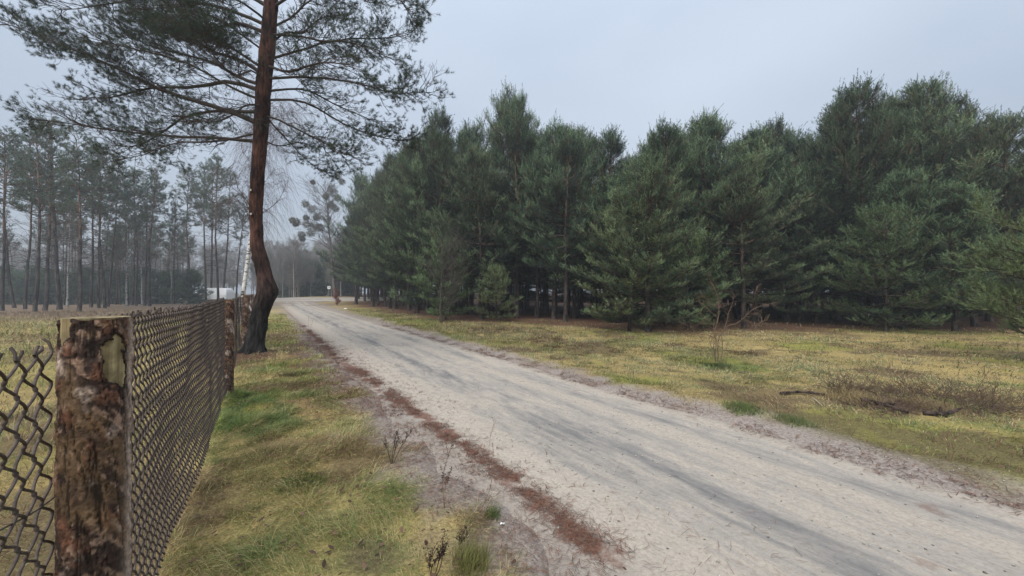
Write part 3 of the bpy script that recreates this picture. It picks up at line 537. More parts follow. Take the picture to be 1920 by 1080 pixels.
LIMBS = [  # way points in the photograph, then how far the tip reaches away from / towards the viewer (m), tip density
    ([(474, 264), (400, 254), (320, 253), (240, 247), (180, 240), (110, 228), (50, 222)], -.6, 1.0),
    ([(474, 232), (440, 212), (380, 192), (310, 172), (230, 135), (130, 92), (60, 62), (-10, 35)], .4, 1.2),
    ([(475, 186), (440, 165), (380, 130), (310, 102), (240, 85), (150, 66)], -.9, 1.15),
    ([(478, 158), (440, 140), (400, 117), (345, 98), (260, 72), (190, 30)], .9, 1.15),
    ([(480, 128), (430, 85), (380, 52), (320, 8), (250, -25)], .3, 1.15),
    ([(485, 98), (455, 68), (400, 32), (330, 10), (240, 12)], -1.3, 1.15),
    ([(474, 208), (400, 210), (340, 222), (300, 250), (240, 275), (190, 262)], .8, .8),
    ([(474, 248), (440, 262), (390, 268), (330, 268), (270, 290), (215, 300)], -1.0, .6),
    ([(492, 46), (440, 18), (370, 0), (290, -12), (160, 5), (90, 12)], -.4, 1.15),
    ([(494, 10), (430, -30), (350, -55), (230, -60), (120, -40)], .6, 1.4),
    ([(500, -50), (430, -95), (340, -120), (220, -110)], -.6, 1.3),
    ([(476, 170), (430, 150), (360, 160), (290, 160), (200, 180), (130, 185)], 1.2, .9),
    ([(500, 186), (560, 190), (610, 215), (650, 240), (700, 255), (765, 268)], .3, 1.0),
    ([(505, 145), (560, 142), (620, 146), (680, 157), (740, 174), (808, 172)], -.5, 1.1),
    ([(507, 110), (540, 95), (590, 80), (640, 70), (710, 66), (770, 60)], .8, 1.2),
    ([(510, 62), (560, 65), (600, 78), (660, 80), (730, 110)], -.8, 1.2),
    ([(512, 52), (540, 28), (572, 0), (630, -20), (700, 0)], .4, 1.3),
    ([(502, 212), (550, 236), (600, 265), (640, 285), (660, 290)], -.7, .9),
    ([(500, 205), (520, 245), (545, 270), (575, 300), (600, 320)], .6, .9),
    ([(503, 170), (570, 168), (620, 195), (670, 215), (720, 235)], 1.1, .9),
    ([(514, 12), (570, -25), (640, -45), (730, -20), (760, 20)], -.7, 1.3),
    ([(515, -40), (590, -80), (680, -85), (740, -60)], .6, 1.2),
    ([(500, 258), (520, 272), (560, 268), (600, 285)], 1.0, .6),
    ([(514, -90), (470, -150), (380, -190), (300, -190)], .5, 1.2), ([(515, -120), (580, -170), (670, -190)], -.5, 1.2),
    ([(506, 90), (530, 60), (560, 60), (600, 30), (640, 20)], 2.4, 1.2), ([(492, 150), (470, 130), (440, 140), (400, 110), (370, 60)], -2.2, 1.2),
    ([(490, 200), (470, 190), (440, 205), (400, 225), (340, 215)], -2.4, .8), ([(498, 120), (540, 130), (590, 115), (650, 120)], -2.2, 1.),
    ([(488, 140), (450, 110), (400, 95), (330, 60), (260, 45)], 2.0, 1.3), ([(494, 60), (440, 40), (380, 60), (300, 55)], 2.4, 1.2), ([(496, 40), (450, 0), (390, -10), (330, 30)], -2.4, 1.2)]
r = np.random.default_rng(21)
for pts, dz, den in LIMBS:
    if pts[-1][0] > 520: den *= .85
    n = len(pts); q = np.array([P(u, v, tY(v) + dz * (k / (n - 1)) ** 1.3) - TREE for k, (u, v) in enumerate(pts)])
    zq = q[0, 2]; q[0, 0] = np.interp(zq, zz, cx); q[0, 1] = np.interp(zq, zz, cyy)
    lp = resample(q, 12); lp[1:] += np.cumsum(r.normal(0, .012, (11, 3)), 0); L = np.linalg.norm(np.diff(lp, axis=0), axis=1).sum()
    r0 = .0075 * L + .006; g = Geo(); tubes(g, lp, np.linspace(r0, .006, 12), 6)
    lp = lp[None]
    K = int(13 * L * (.6 + .4 * den)); s1, t1, _, l1 = spawn(r, lp, K, .16, .99, 50, .85 if L > 2 else .6, .03, .03, 6, .10, .55, .45)
    tubes(g, s1, np.linspace(.0085, .0035, 6)[None] * r.uniform(.6, 1.3, (K, 1)), 4)
    K2 = int(K * 4.8); s2, t2, i2, l2 = spawn(r, s1, K2, .25, 1, 48, .36, .06, .10, 5, .12, .6, .3, .35 + .65 * t1)
    tubes(g, s2, np.linspace(.0042, .0022, 5), 3)
    K3 = int(K2 * 1.7); s3, t3, i3, l3 = spawn(r, s2, K3, .35, 1, 42, .15, .08, .12, 3, .1, .7, .2)
    tubes(g, s3, np.linspace(.0026, .0018, 3), 3)
    br = g.build('branch', M_TWIG, pine)
    tip = np.concatenate([s2[:, -1], s3[:, -1], s1[:, -1]]); ax = np.concatenate([s2[:, -1] - s2[:, -2], s3[:, -1] - s3[:, -2], s1[:, -1] - s1[:, -2]])
    tt = np.concatenate([t1[i2], t1[i2][i3], t1]); cl = fbm(tip[:, 0] * 2.6 + tip[:, 1], tip[:, 2] * 2.6, 19, 2); keep = r.random(len(tip)) < np.clip((.10 + .95 * ss(.15, .7, tt) * den * .95) * ss(.25, .55, cl) * 1.25, 0, 1)
    tip, ax = tip[keep], norm(ax[keep]); ax[:, 2] += .25; n = len(tip)
    base = np.array([.030, .052, .030]) * r.uniform(.65, 1.35, (n, 1)) + r.uniform(0, 1, (n, 1)) * np.array([.012, .008, 0])
    gn = Geo(); needle_tufts(gn, r, tip - norm(ax) * .05, ax, np.full(n, .075) * r.uniform(.7, 1.3, n), 38, .070, .0042, 66, base); gn.build('foliage', M_NEEDLE1, br, False)

# ------------------------------------------------------------------ pine kinds for the forest and the stand
def young_pine(seed, H, Rm, clear, nl=.105, nw=.017, k=10, dens=1., colr=(.036, .062, .036), tipc=.9, bark=M_DBARK, rbase=.10, top_el=58, wsp=.5, whorl=6, one_side=None, label='', cat='tree', name='pine_tree', taperp=.8, dead=6, shoot=.27, upb=.6, spread=40, flat1=.5):
    r = np.random.default_rng(seed); root = thing(name, label, cat); g = Geo()
    tz = np.linspace(-.15, H, 14); bend = np.cumsum(r.normal(0, .035 * H / 12, (14, 2)), 0); bend -= bend[1]; tr = np.c_[bend, tz]
    tubes(g, tr, np.maximum(rbase * (1 - tz / H * .96) + .012, .01) * (1 + .35 * ss(.5, 0, tz)), 9)
    zs = []; z = clear
    while z < H - .35: zs.append(z); z += wsp * r.uniform(.75, 1.2) * (1 - .25 * z / H)
    LP = []; RD = []
    for z in zs:
        t = (z - clear) / (H - clear)
        prof = Rm * ((1 - t) ** taperp * (.62 + .38 * ss(0, .22, t)) + .05)
        for q in range(int(r.integers(whorl - 2, whorl + 1))):
            ph = r.uniform(0, 2 * np.pi); L = prof * r.uniform(.55, 1.22)
            if one_side is not None: ph = one_side + r.normal(0, .8)
            el = np.radians(lerp(-4, top_el, t ** 1.1) + r.normal(0, 8)); d = np.array([np.cos(ph) * np.cos(el), np.sin(ph) * np.cos(el), np.sin(el)])
            tt = np.linspace(0, 1, 7)[:, None]; b = np.array([np.interp(z, tz, tr[:, 0]), np.interp(z, tz, tr[:, 1]), z])
            path = b + d * L * tt; path[:, 2] += (tt[:, 0] ** 2) * L * r.uniform(.05, .30) - L * .10 * np.sin(tt[:, 0] * np.pi) * (1 - t)
            LP.append(path); RD.append(np.linspace(.012 + .010 * L, .005, 7))
    LP = np.array(LP); tubes(g, LP, np.array(RD), 4)
    if dead and clear > 1:
        D = spawn(r, tr[None], dead, .04, clear / H, 85, .9, 0, -.05, 5, .12, 1)[0]; tubes(g, D, np.linspace(.012, .004, 5), 3)
    ll = np.linalg.norm(LP[:, -1] - LP[:, 0], axis=1)
    K1 = int(ll.sum() * 14.0 * dens); s1, t1, i1, l1 = spawn(r, LP, K1, .34, 1, 52, .17 + .17 * np.clip(ll.mean(), .4, 2),   .12, .10, 4, .06, flat1, .25)
    tubes(g, s1, np.linspace(.006, .003, 4), 3)
    K2 = int(K1 * 2.7); s2, t2, i2, l2 = spawn(r, s1, K2, .2, 1, 40, shoot, upb, .10, 2, .02, .8)
    tipsL = LP[:, -1]; axL = norm(LP[:, -1] - LP[:, -2]) + np.array([0, 0, .5])
    lead = np.array([[np.interp(H, tz, tr[:, 0]), np.interp(H, tz, tr[:, 1]), H - .1]]); nlead = 14
    lead = np.repeat(lead, nlead, 0) + np.c_[r.normal(0, .22, (nlead, 2)), -r.uniform(0, .9, nlead)]; lax = np.c_[r.normal(0, .38, (nlead, 2)), np.ones(nlead)]
    hi = ss(.5, .85, s1[:, -1, 2] / H); kc = (r.random(K1) < hi * .22); cB = s1[kc, -1]; cA = np.c_[r.normal(0, .25, (kc.sum(), 2)), np.ones(kc.sum())]; l2 = l2 * (1 + .4 * hi[i2])
    axL[:, 2] += 1.2 * ss(.5, .85, tipsL[:, 2] / H)
    B = np.concatenate([s2[:, 0], tipsL - norm(axL) * .05, lead, cB]); A = np.concatenate([s2[:, -1] - s2[:, 0], axL, lax, cA]); Ls = np.concatenate([l2, np.full(len(tipsL), .42), np.full(nlead, .75), r.uniform(.35, .75, len(cB))])
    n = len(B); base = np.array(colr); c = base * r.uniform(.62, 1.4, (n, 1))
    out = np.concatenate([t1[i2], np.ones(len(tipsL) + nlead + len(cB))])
    c = lerp(c, np.array([.235, .33, .165]) * r.uniform(.7, 1.2, (n, 1)), (tipc * ss(.55, 1, out) * r.random(n) ** .8)[:, None])  # outer shoots painted lighter than inner ones, as tips catching the light
    c = np.where((r.random(n) < .05)[:, None], np.array([.14, .10, .045]), c)
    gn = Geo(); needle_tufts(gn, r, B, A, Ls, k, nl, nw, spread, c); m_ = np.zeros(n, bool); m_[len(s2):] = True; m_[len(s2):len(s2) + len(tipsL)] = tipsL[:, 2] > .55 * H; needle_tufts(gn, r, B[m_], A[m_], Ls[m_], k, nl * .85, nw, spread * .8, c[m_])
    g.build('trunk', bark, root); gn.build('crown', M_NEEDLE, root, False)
    root.hide_render = False
    return root
PROTO = []
proto_used = {}
def use(root, loc, rz=0., sc=1., tilt=(0, 0), label='', group=None):
    """the first call moves the original itself, later ones copy it"""
    if root.name not in proto_used:
        proto_used[root.name] = 1; place(root, loc, rz, sc, tilt); root['label'] = label
        if group: root['group'] = group
        return root
    return dup(root, loc, rz, sc, tilt, label, group)

FK = dict(wsp=.74, whorl=7, dens=1.25, taperp=.80, flat1=.30, rbase=.12, k=18, nl=.085, nw=.016, top_el=66)
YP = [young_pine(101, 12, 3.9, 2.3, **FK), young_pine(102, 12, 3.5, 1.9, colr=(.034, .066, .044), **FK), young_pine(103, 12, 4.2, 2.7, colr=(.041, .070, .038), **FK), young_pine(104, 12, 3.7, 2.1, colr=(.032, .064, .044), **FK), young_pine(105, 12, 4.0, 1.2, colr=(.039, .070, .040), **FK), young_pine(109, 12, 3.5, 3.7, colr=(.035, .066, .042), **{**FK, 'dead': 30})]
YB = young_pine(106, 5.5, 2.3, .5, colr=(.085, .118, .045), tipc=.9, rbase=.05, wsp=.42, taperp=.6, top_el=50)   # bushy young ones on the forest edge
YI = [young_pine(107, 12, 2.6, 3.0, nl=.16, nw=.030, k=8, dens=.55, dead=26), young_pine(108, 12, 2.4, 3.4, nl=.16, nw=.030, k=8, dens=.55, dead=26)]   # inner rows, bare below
GF = 'pines of the dense forest right of the road'
EDGE = [  # (photo x of the trunk, photo y of its foot, photo y of its top, kind, label)
    (668, 571, 330, 0, 'pine at the left tip of the dense forest beside the road bend'),
    (700, 575, 352, 3, 'pine behind the left tip of the forest with a narrow pointed top'),
    (742, 580, 300, 1, 'pine standing next to the road, third from the left tip of the forest'),
    (775, 588, 262, 2, 'broad pine at the forest edge left of the bare twiggy bush'),
    (822, 592, 240, 4, 'tall pine rising directly behind the bare twiggy bush'),
    (870, 590, 226, 5, 'pine with rounded top just left of the highest peak in the middle'),
    (950, 592, 190, 5, 'tallest pine in the middle of the forest with a pointed peak'),
    (905, 598, 290, 5, 'lower pine standing in front of and left of the tallest middle pine'),
    (1010, 598, 250, 5, 'pine stepping down right of the tallest middle pine'),
    (1065, 606, 232, 5, 'pine whose bare dark trunk stands foremost in the open gap'),
    (1140, 600, 236, 5, 'slim topped pine above the left flank of the bulging dark pine'),
    (1215, 621, 300, 4, 'bulging full pine whose branches sweep to the ground left of the bare shrub'),
    (1265, 612, 238, 2, 'pine with a spiky top over the gap behind the bulging pine'),
    (1335, 612, 216, 3, 'tall pine with many candle shoots straight behind the bare shrub'),
    (1440, 608, 236, 1, 'lone peaked pine standing between two sky notches right of the shrub'),
    (1395, 618, 330, 0, 'shorter pine filling the edge just right of the bare shrub'),
    (1500, 606, 330, 4, 'low dark pine beneath the deepest sky notch in the treeline'),
    (1560, 610, 262, 3, 'pine at the left shoulder of the high right hand group'),
    (1640, 613, 158, 2, 'tall pine with low trunk fork, left peak of the high right group'),
    (1720, 612, 176, 0, 'pine between the two highest peaks of the right hand group'),
    (1800, 616, 140, 1, 'highest pine of the right hand group'),
    (1880, 618, 158, 4, 'tall pine cut by the right edge of the photo'),
    (1960, 622, 200, 2, 'pine half outside the right edge of the photo'),
    (1690, 618, 330, 4, 'low spreading pine whose branches hang over the meadow at right'),
    (1790, 622, 350, 0, 'low pine in front of the highest right hand pine')]
r = np.random.default_rng(77)
for (u, v, vt, kd, lab) in EDGE:
    Y = 1120 / (v - V0); X = (u - 960) / F * Y; Hh = HC + (V0 - vt) / F * Y; sc = Hh / 12
    Y += 1.0 if vt < 290 and v > 585 else 0
    use(YP[kd], (X, Y, gz(X, Y) - .03), r.uniform(0, 6.28), (max(sc, .75) * r.uniform(1.0, 1.2), max(sc, .75) * r.uniform(1.0, 1.2), sc), (r.normal(0, .02), r.normal(0, .02)), lab, GF)
for (u, v, sc, lab) in [(835, 600, .8, 'bushy yellow green young pine spreading low over the forest edge by the road'), (930, 602, .52, 'small bright young pine in front of the tallest middle pine'), (1180, 620, .9, 'low yellowish young pine at the left foot of the bulging pine'), (1290, 618, .72, 'small yellow tipped pine left of the bare shrub'), (1660, 622, .85, 'squat bluish young pine spreading low at the forest edge on the right')]:
    Y = 1120 / (v - V0); X = (u - 960) / F * Y; use(YB, (X, Y, gz(X, Y) - .02), r.uniform(0, 6.28), (sc * 1.15, sc * 1.15, sc), (0, 0), lab, 'low young pines along the forest edge')
# inner rows
SKY = np.array(sorted(((u - 960) / F * (1120 / (v - V0)), HC + (V0 - vt) / F * (1120 / (v - V0) + 1)) for (u, v, vt, kd, lab) in EDGE if vt < 305))
cnt = 0
for row in range(1, 13):
    for X in np.arange(-30, 46, 2.45):
        x = X + r.normal(0, .5) + (row % 2) * 1.3; y = edge_y(x) + row * 2.6 + r.normal(0, .5)
        if AS(x, y)[0] < 7.2 or abs(x) / y > 1.42 or (row > 7 and x < -2) or (row > 9 and cnt % 2): continue
        hh = np.interp(x, SKY[:, 0], SKY[:, 1]) / 12 * (r.uniform(.95, 1.06) if row < 4 else r.uniform(.86, 1.02)); cnt += 1
        src = YP[4] if row > 6 and cnt % 2 else YI[cnt % 2] if row > 3 else YP[(5, 2, 0, 5, 3)[cnt % 5]]
        use(src, (x, y, gz(x, y) - .03), r.uniform(0, 6.28), (1.1, 1.1, hh), (r.normal(0, .015), r.normal(0, .015)), 'dark pine in the shaded inner rows behind the forest edge', 'pines in the inner rows of the forest')
print('inner pines', cnt)
rp = young_pine(120, 3.6, 2.1, .75, nl=.085, nw=.013, k=24, dens=1.3, colr=(.22, .25, .10), tipc=.9, rbase=.05, wsp=.42, taperp=.5, top_el=30, label='light yellow green pine reaching in from the right edge above the meadow')
place(rp, (12.55, 8.2, gz(12.55, 8.2)), 0, 1)

# ------------------------------------------------------------------ tall pines of the left stand
def tall_pine(seed, curve, cut=.56, rb=.115):
    r = np.random.default_rng(seed); H = 15.; root = thing('pine_tree', '', 'tree'); g = Geo()
    tz = np.linspace(-.2, H, 18); t = tz / H; wob = np.cumsum(r.normal(0, .025, (18, 2)), 0); wob -= wob[0]
    tr = np.c_[curve[0] * np.sin(t * np.pi) + wob[:, 0], curve[1] * np.sin(t * np.pi * 1.3) + wob[:, 1], tz]
    tubes(g, tr, rb * (1 - .9 * np.clip(t, 0, 1)) * (1 + .3 * ss(.05, 0, t)) + .01, 8)
    D = spawn(r, tr[None], 40, .22, cut + .1, 80, 1.3, .1, .05, 6, .14, 1.2)[0]; tubes(g, D, np.linspace(.022, .006, 6), 3)
    D2 = spawn(r, D, 110, .3, 1, 50, .5, .05, .05, 4, .15, 1)[0]; tubes(g, D2, np.linspace(.009, .004, 4), 3)
    n = 38; q = r.uniform(cut, 1, n); LP = []
    for f in q:
        ph = r.uniform(0, 6.28); tt = (f - cut) / (1 - cut); L = (1.0 + 1.25 * np.sin(np.clip(tt, 0, 1) * 2.4 + .45)) * r.uniform(.5, 1.1) * (1 - .45 * tt)
        el = np.radians(lerp(5, 52, tt) + r.normal(0, 12)); d = np.array([np.cos(ph) * np.cos(el), np.sin(ph) * np.cos(el), np.sin(el)])
        s_ = np.linspace(0, 1, 6)[:, None]; b = np.array([np.interp(f * H, tz, tr[:, 0]), np.interp(f * H, tz, tr[:, 1]), f * H])
        p_ = b + d * L * s_; p_[:, 2] += s_[:, 0] ** 2 * L * r.uniform(-.1, .35); p_[1:] += np.cumsum(r.normal(0, .04, (5, 3)), 0); LP.append(p_)
    LP = np.array(LP); tubes(g, LP, np.linspace(.035, .010, 6), 4)
    s1, t1, i1, l1 = spawn(r, LP, 420, .35, 1, 52, .5, .12, .12, 4, .1, .7); tubes(g, s1, np.linspace(.011, .006, 4), 3)
    s2, t2, i2, l2 = spawn(r, s1, 1700, .35, 1, 45, .18, .25, .1, 2, .02, .9)
    c = np.array([.078, .122, .074]) * r.uniform(.6, 1.4, (1700, 1)); gn = Geo()
    needle_tufts(gn, r, s2[:, 0], s2[:, -1] - s2[:, 0], l2, 9, .14, .026, 50, c)
    g.build('trunk', M_PBARK, root); gn.build('crown', M_NEEDLE, root, False); return root
TP = [tall_pine(201, (.05, 0)), tall_pine(202, (-.12, .1), .5), tall_pine(203, (.45, .1), .6), tall_pine(204, (0, .15), .53), tall_pine(205, (-.22, 0), .62)]
def bare_tree(seed, H, rb, mat, tmat, name='bare_tree', cat='tree', droop=0., n1=26, n2=170, n3=700, lean=(0, 0), up=.35, label='', fork=.25, L1=.30, thin=1., white=False):
    r = np.random.default_rng(seed); root = thing(name, label, cat); g = Geo(); gt = Geo()
    tz = np.linspace(-.15, H, 16); t = np.clip(tz / H, 0, 1); wob = np.cumsum(r.normal(0, .02 * H / 10, (16, 2)), 0); wob -= wob[0]
    tr = np.c_[wob[:, 0] + lean[0] * t ** 1.2, wob[:, 1] + lean[1] * t ** 1.2, tz]
    tubes(g, tr, rb * (1 - .93 * t) * (1 + .3 * ss(.05, 0, t)), 8)
    s1, t1, i1, l1 = spawn(r, tr[None], n1, fork, .97, 48, H * L1, up, .10, 7, .10, 1.5, .55); tubes(gt, s1, np.linspace(.30, .06, 7)[None] * rb * (1.15 - t1)[:, None], 5)
    s2, t2, i2, l2 = spawn(r, s1, n2, .2, 1, 45, H * L1 * .40, up * .5, .05 - droop * .6, 6, .12, .9, .3); tubes(gt, s2, np.linspace(.016, .006, 6) * thin, 3)
    s3, t3, i3, l3 = spawn(r, s2, n3, .2, 1, 40, H * L1 * .20 * (1 + droop), .1 - droop * .8, .02 - droop * .9, 5, .10, .9, .2); tubes(gt, s3, np.linspace(.007, .0035, 5) * thin, 3)
    g.build('trunk', mat, root); c = gt.build('crown', tmat, root); root['_'] = 0; del root['_']
    return root, (s1, s2, tr)
def birch_material(nm='birch_bark', k=1.):
    m, t, b, new, link = nodes(nm); tc = new('ShaderNodeTexCoord')
    v = mapping(new, link, tc.outputs['Object'], (4, 4, 9)); n = noise(new, link, v, 1.0, 3, .6); r_ = ramp(new, [(.40, (.035, .033, .032)), (.47, (.62 * k, .60 * k, .57 * k)), (.8, (.72 * k, .70 * k, .67 * k))]); link(n.outputs[0], r_.inputs[0])
    link(r_.outputs[0], b.inputs['Base Color']); b.inputs['Roughness'].default_value = .7; return m
M_BIRCH = birch_material(); M_BIRCH2 = birch_material('grey_birch_bark', .42)
GL = 'tall bare trunked pines of the stand beyond the left field'
LEFT = [(5, 583, 2, 250), (28, 578, -8, 262), (48, 580, -3, 270), (66, 585, 0, 246), (84, 583, 3, 250), (112, 581, -14, 236), (148, 585, 3, 262), (172, 577, 0, 292), (186, 578, 2, 285), (197, 579, -3, 296), (203, 576, 16, 300), (240, 573, -4, 332), (248, 573, 0, 325), (256, 574, -7, 330), (272, 574, 0, 330), (281, 575, 5, 318), (326, 571, 0, 366), (364, 569, -14, 322), (386, 569, -2, 322), (396, 568, 0, 312), (409, 570, 1, 306), (416, 568, 14, 330), (441, 567, 14, 372)]
LLAB = ['pine at the very left edge of the stand', 'thin pine leaning left, second from the left edge of the stand', 'straight slim pine, third from the left edge of the stand', 'pine with upright trunk, fourth from the left edge of the stand', 'sturdy straight pine just left of the thick leaning pine', 'thickest pine of the left stand, its dark trunk leaning left', 'sturdy red brown pine just right of the thick leaning pine', 'slim pine, first of the tight cluster left of the middle of the stand', 'slim pine, second of the tight cluster left of the middle of the stand', 'slim pine, third of the tight cluster left of the middle of the stand', 'thin pine leaning right out of the tight cluster', 'thin pine at the left of the four middle trunks of the stand', 'straight pine, second of the four middle trunks of the stand', 'thin pine leaning left, third of the four middle trunks', 'pine just left of the forked middle pine', 'forked pine with the sturdiest trunk in the middle of the stand', 'lone thin short pine between the middle trunks and the white van', 'curved pine leaning left at the left end of the white van', 'pine standing before the windows of the white van', 'straight pine in front of the middle of the white van', 'tallest straight pine in front of the right half of the white van', 'thin pine leaning right before the right end of the white van', 'thin pine leaning right beside the white birch']
r = np.random.default_rng(9)
for k, ((u, v, le, vt), lab) in enumerate(zip(LEFT, LLAB)):
    Y = 1120 / (v - V0 - .5); X = (u - 960) / F * Y; Hh = HC + (V0 - vt) / F * Y; s = Hh / 15; th_ = {5: 1.5, 3: 1.15, 6: 1.25, 4: 1.2, 15: 1.2, 10: .7, 13: .75, 16: .7}.get(k, .9)
    use(TP[2 if k in (17,) else (k * 2 + k // 5) % 5], (X, Y, gz(X, Y)), r.uniform(0, 6.28) if k != 17 else 3.1, (s * th_ ** .5, s * th_ ** .5, s), (r.normal(0, .01), math.atan(le * Y / F / Hh * 1.0)), lab, GL)
for k in range(44):
    u = r.uniform(-60, 200) if k < 22 else r.uniform(200, 352); Y = r.uniform(46, 70); X = (u - 960) / F * Y; hh = r.uniform(.9, 1.1) if k < 22 else r.uniform(.8, .95) * Y / 66
    use(TP[k % 5], (X, Y, gz(X, Y)), r.uniform(0, 6.28), (.6, .6, hh), (r.normal(0, .03), r.normal(0, .04)), 'hazy pine in the rows behind the front trunks of the left stand', 'hazy pines behind the front of the left stand')
# birches in the stand
for k, (u, v, vt, le, lab) in enumerate([(238, 575, 400, 2, 'thin white birch among the middle trunks of the left stand'), (268, 573, 390, -2, 'white stemmed birch right of the middle trunks of the left stand'), (322, 570, 420, -6, 'crooked pale birch leaning left between the middle trunks and the van'), (127, 576, 380, 5, 'grey birch right behind the thick leaning pine')]):
    Y = 1120 / (v - V0); X = (u - 960) / F * Y; Hh = HC + (V0 - vt) / F * Y
    b_, _ = bare_tree(300 + k, Hh, .10, M_BIRCH2, M_GREYTWIG, 'birch_tree', 'tree', .2, 16, 90, 320, (le * Y / F, 0), label=lab); b_.location = (X, Y, gz(X, Y)); b_['group'] = 'slender birches in the left stand'
# the birch beside the fence
YBr = 18.5; bx = (449 - 960) / F * YBr
bb, (q1, q2, _) = bare_tree(310, 11.5, .115, M_BIRCH, M_RTWIG, 'birch_tree', 'tree', .9, 30, 260, 1500, (1.35, .3), .5, 'white birch with drooping bare twigs directly behind the roadside pine', .30, .30, .55)
bb.location = (bx, YBr, gz(bx, YBr))

# ------------------------------------------------------------------ dark young spruces behind the stand
def spruce(seed):
    return young_pine(seed, 5, 2.0, .1, nl=.17, nw=.035, k=8, dens=.7, colr=(.075, .11, .085), tipc=.5, rbase=.06, top_el=20, wsp=.36, name='spruce_tree', taperp=.7)  # needle colour paled to grey-green in place of distance haze
SPR = [spruce(401), spruce(402)]
r = np.random.default_rng(13)
us = np.linspace(-30, 362, 30)
for k, u in enumerate(us):
    Y = r.uniform(48, 54); X = (u + r.normal(0, 4) - 960) / F * Y; hh = r.uniform(.8, .98)
    use(SPR[k % 2], (X, Y, gz(X, Y) - .05), r.uniform(0, 6.28), (1, 1, hh), (0, 0), 'dark low spruce in the hedge like row behind the left stand', 'dark spruces in the row behind the left stand')
# far woods: bare trees and pines fading into the haze
M_FAR = plain('haze_pale_bark', (.23, .215, .20))  # far bark lightened in its colour to stand in for thicker haze
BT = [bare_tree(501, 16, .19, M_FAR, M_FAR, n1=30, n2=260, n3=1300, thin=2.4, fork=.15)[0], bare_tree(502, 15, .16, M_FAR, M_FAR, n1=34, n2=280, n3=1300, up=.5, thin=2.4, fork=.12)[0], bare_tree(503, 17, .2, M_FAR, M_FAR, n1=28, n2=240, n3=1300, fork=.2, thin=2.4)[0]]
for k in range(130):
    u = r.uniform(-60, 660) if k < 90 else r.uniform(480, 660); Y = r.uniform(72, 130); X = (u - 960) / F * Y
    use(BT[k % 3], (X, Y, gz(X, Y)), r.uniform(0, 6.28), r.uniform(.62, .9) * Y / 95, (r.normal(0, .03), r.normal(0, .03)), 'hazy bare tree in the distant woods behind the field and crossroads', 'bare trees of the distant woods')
for k in range(34):
    u = r.uniform(-60, 520) if k < 18 else r.uniform(515, 665); Y = r.uniform(78, 125) if k < 18 else r.uniform(80, 105); X = (u - 960) / F * Y
    src = TP[k % 5] if k < 18 else (YP[k % 5])
    use(src, (X, Y, gz(X, Y)), r.uniform(0, 6.28), r.uniform(.62, .85) * Y / 95 if k < 18 else r.uniform(.6, .95), (0, 0), 'hazy pine of the distant woods beyond the field and crossroads', 'pines of the distant woods')
for k in range(16):
    u = 506 + k * 10.2 + r.normal(0, 3); Y = r.uniform(78, 92); X = (u - 960) / F * Y
    use(SPR[k % 2] if k % 3 else YP[4], (X, Y, gz(X, Y)), r.uniform(0, 6.28), r.uniform(1.3, 1.9) if k % 3 else r.uniform(.65, .85), (0, 0), 'hazy low conifer closing the view right behind the crossroads', 'conifers behind the crossroads')
# the pale bare tree and the mistletoe tree by the crossroads
pb, _ = bare_tree(520, 10.5, .13, plain('pale_bark', (.36, .33, .30)), M_GREYTWIG, n1=34, n2=260, n3=900, up=.1, label='pale slender bare tree at the crossroads left of the sign', thin=1.3, fork=.15, L1=.24)
x, y = (551 - 960) / F * 70, 70; pb.location = (x, y, gz(x, y))
mt, (s1, s2, mtr) = bare_tree(530, 19.5, .24, M_GREYTWIG, M_GREYTWIG, n1=22, n2=170, n3=800, lean=(-1.5, 0), up=.2, label='tall bare tree full of mistletoe balls rising behind the left tip of the forest', thin=1.6, fork=.4, L1=.34)
YM = 60; x = (628 - 960) / F * YM; mt.location = (x, YM, gz(x, YM)); r = np.random.default_rng(31)
M_MIST = leafy('mistletoe', .2, hue=0, val=0)
tgt = [(547, 413, .6), (572, 382, .75), (585, 392, .85), (592, 408, .6), (575, 421, .9), (590, 425, .9), (600, 427, .75), (582, 437, .8), (610, 368, .6), (620, 352, 1.0), (625, 362, .9), (632, 371, .7), (597, 405, .9), (612, 410, .8), (553, 420, .5), (619, 383, .7), (565, 440, .7), (628, 390, .7), (573, 408, .5), (632, 330, .6), (585, 341, .4), (640, 340, .6), (556, 416, .7), (566, 448, .6)]
base_pts = np.concatenate([s1.reshape(-1, 3), s2.reshape(-1, 3)])
stalk = Geo()
for (u, v, rb) in tgt:
    c = P(u, v, YM + r.uniform(-1.5, 1.5)) - np.array(mt.location); g = Geo(); n = 260; d = norm(r.normal(0, 1, (n, 3))); tt = r.uniform(.35, 1, n)[:, None]
    c_ = np.array([.17, .165, .12]) * r.uniform(.7, 1.3, (n, 1)); needle_tufts(g, r, c + d * tt * rb * .85, d + r.normal(0, .5, (n, 3)), np.full(n, .08), 7, .17, .035, 60, c_)
    g.build('mistletoe_ball', M_MIST, mt, False)
    j = np.argmin(np.linalg.norm(mtr - c, axis=1) + 2.5 * (mtr[:, 2] > c[2]) ); b0 = mtr[max(j - 1, 0)]; mid = (b0 + c) / 2 + np.array([0, 0, .5]); tubes(stalk, resample([b0, mid, c], 8), np.linspace(.06, .018, 8), 4)
stalk.build('branch', M_GREYTWIG, mt)

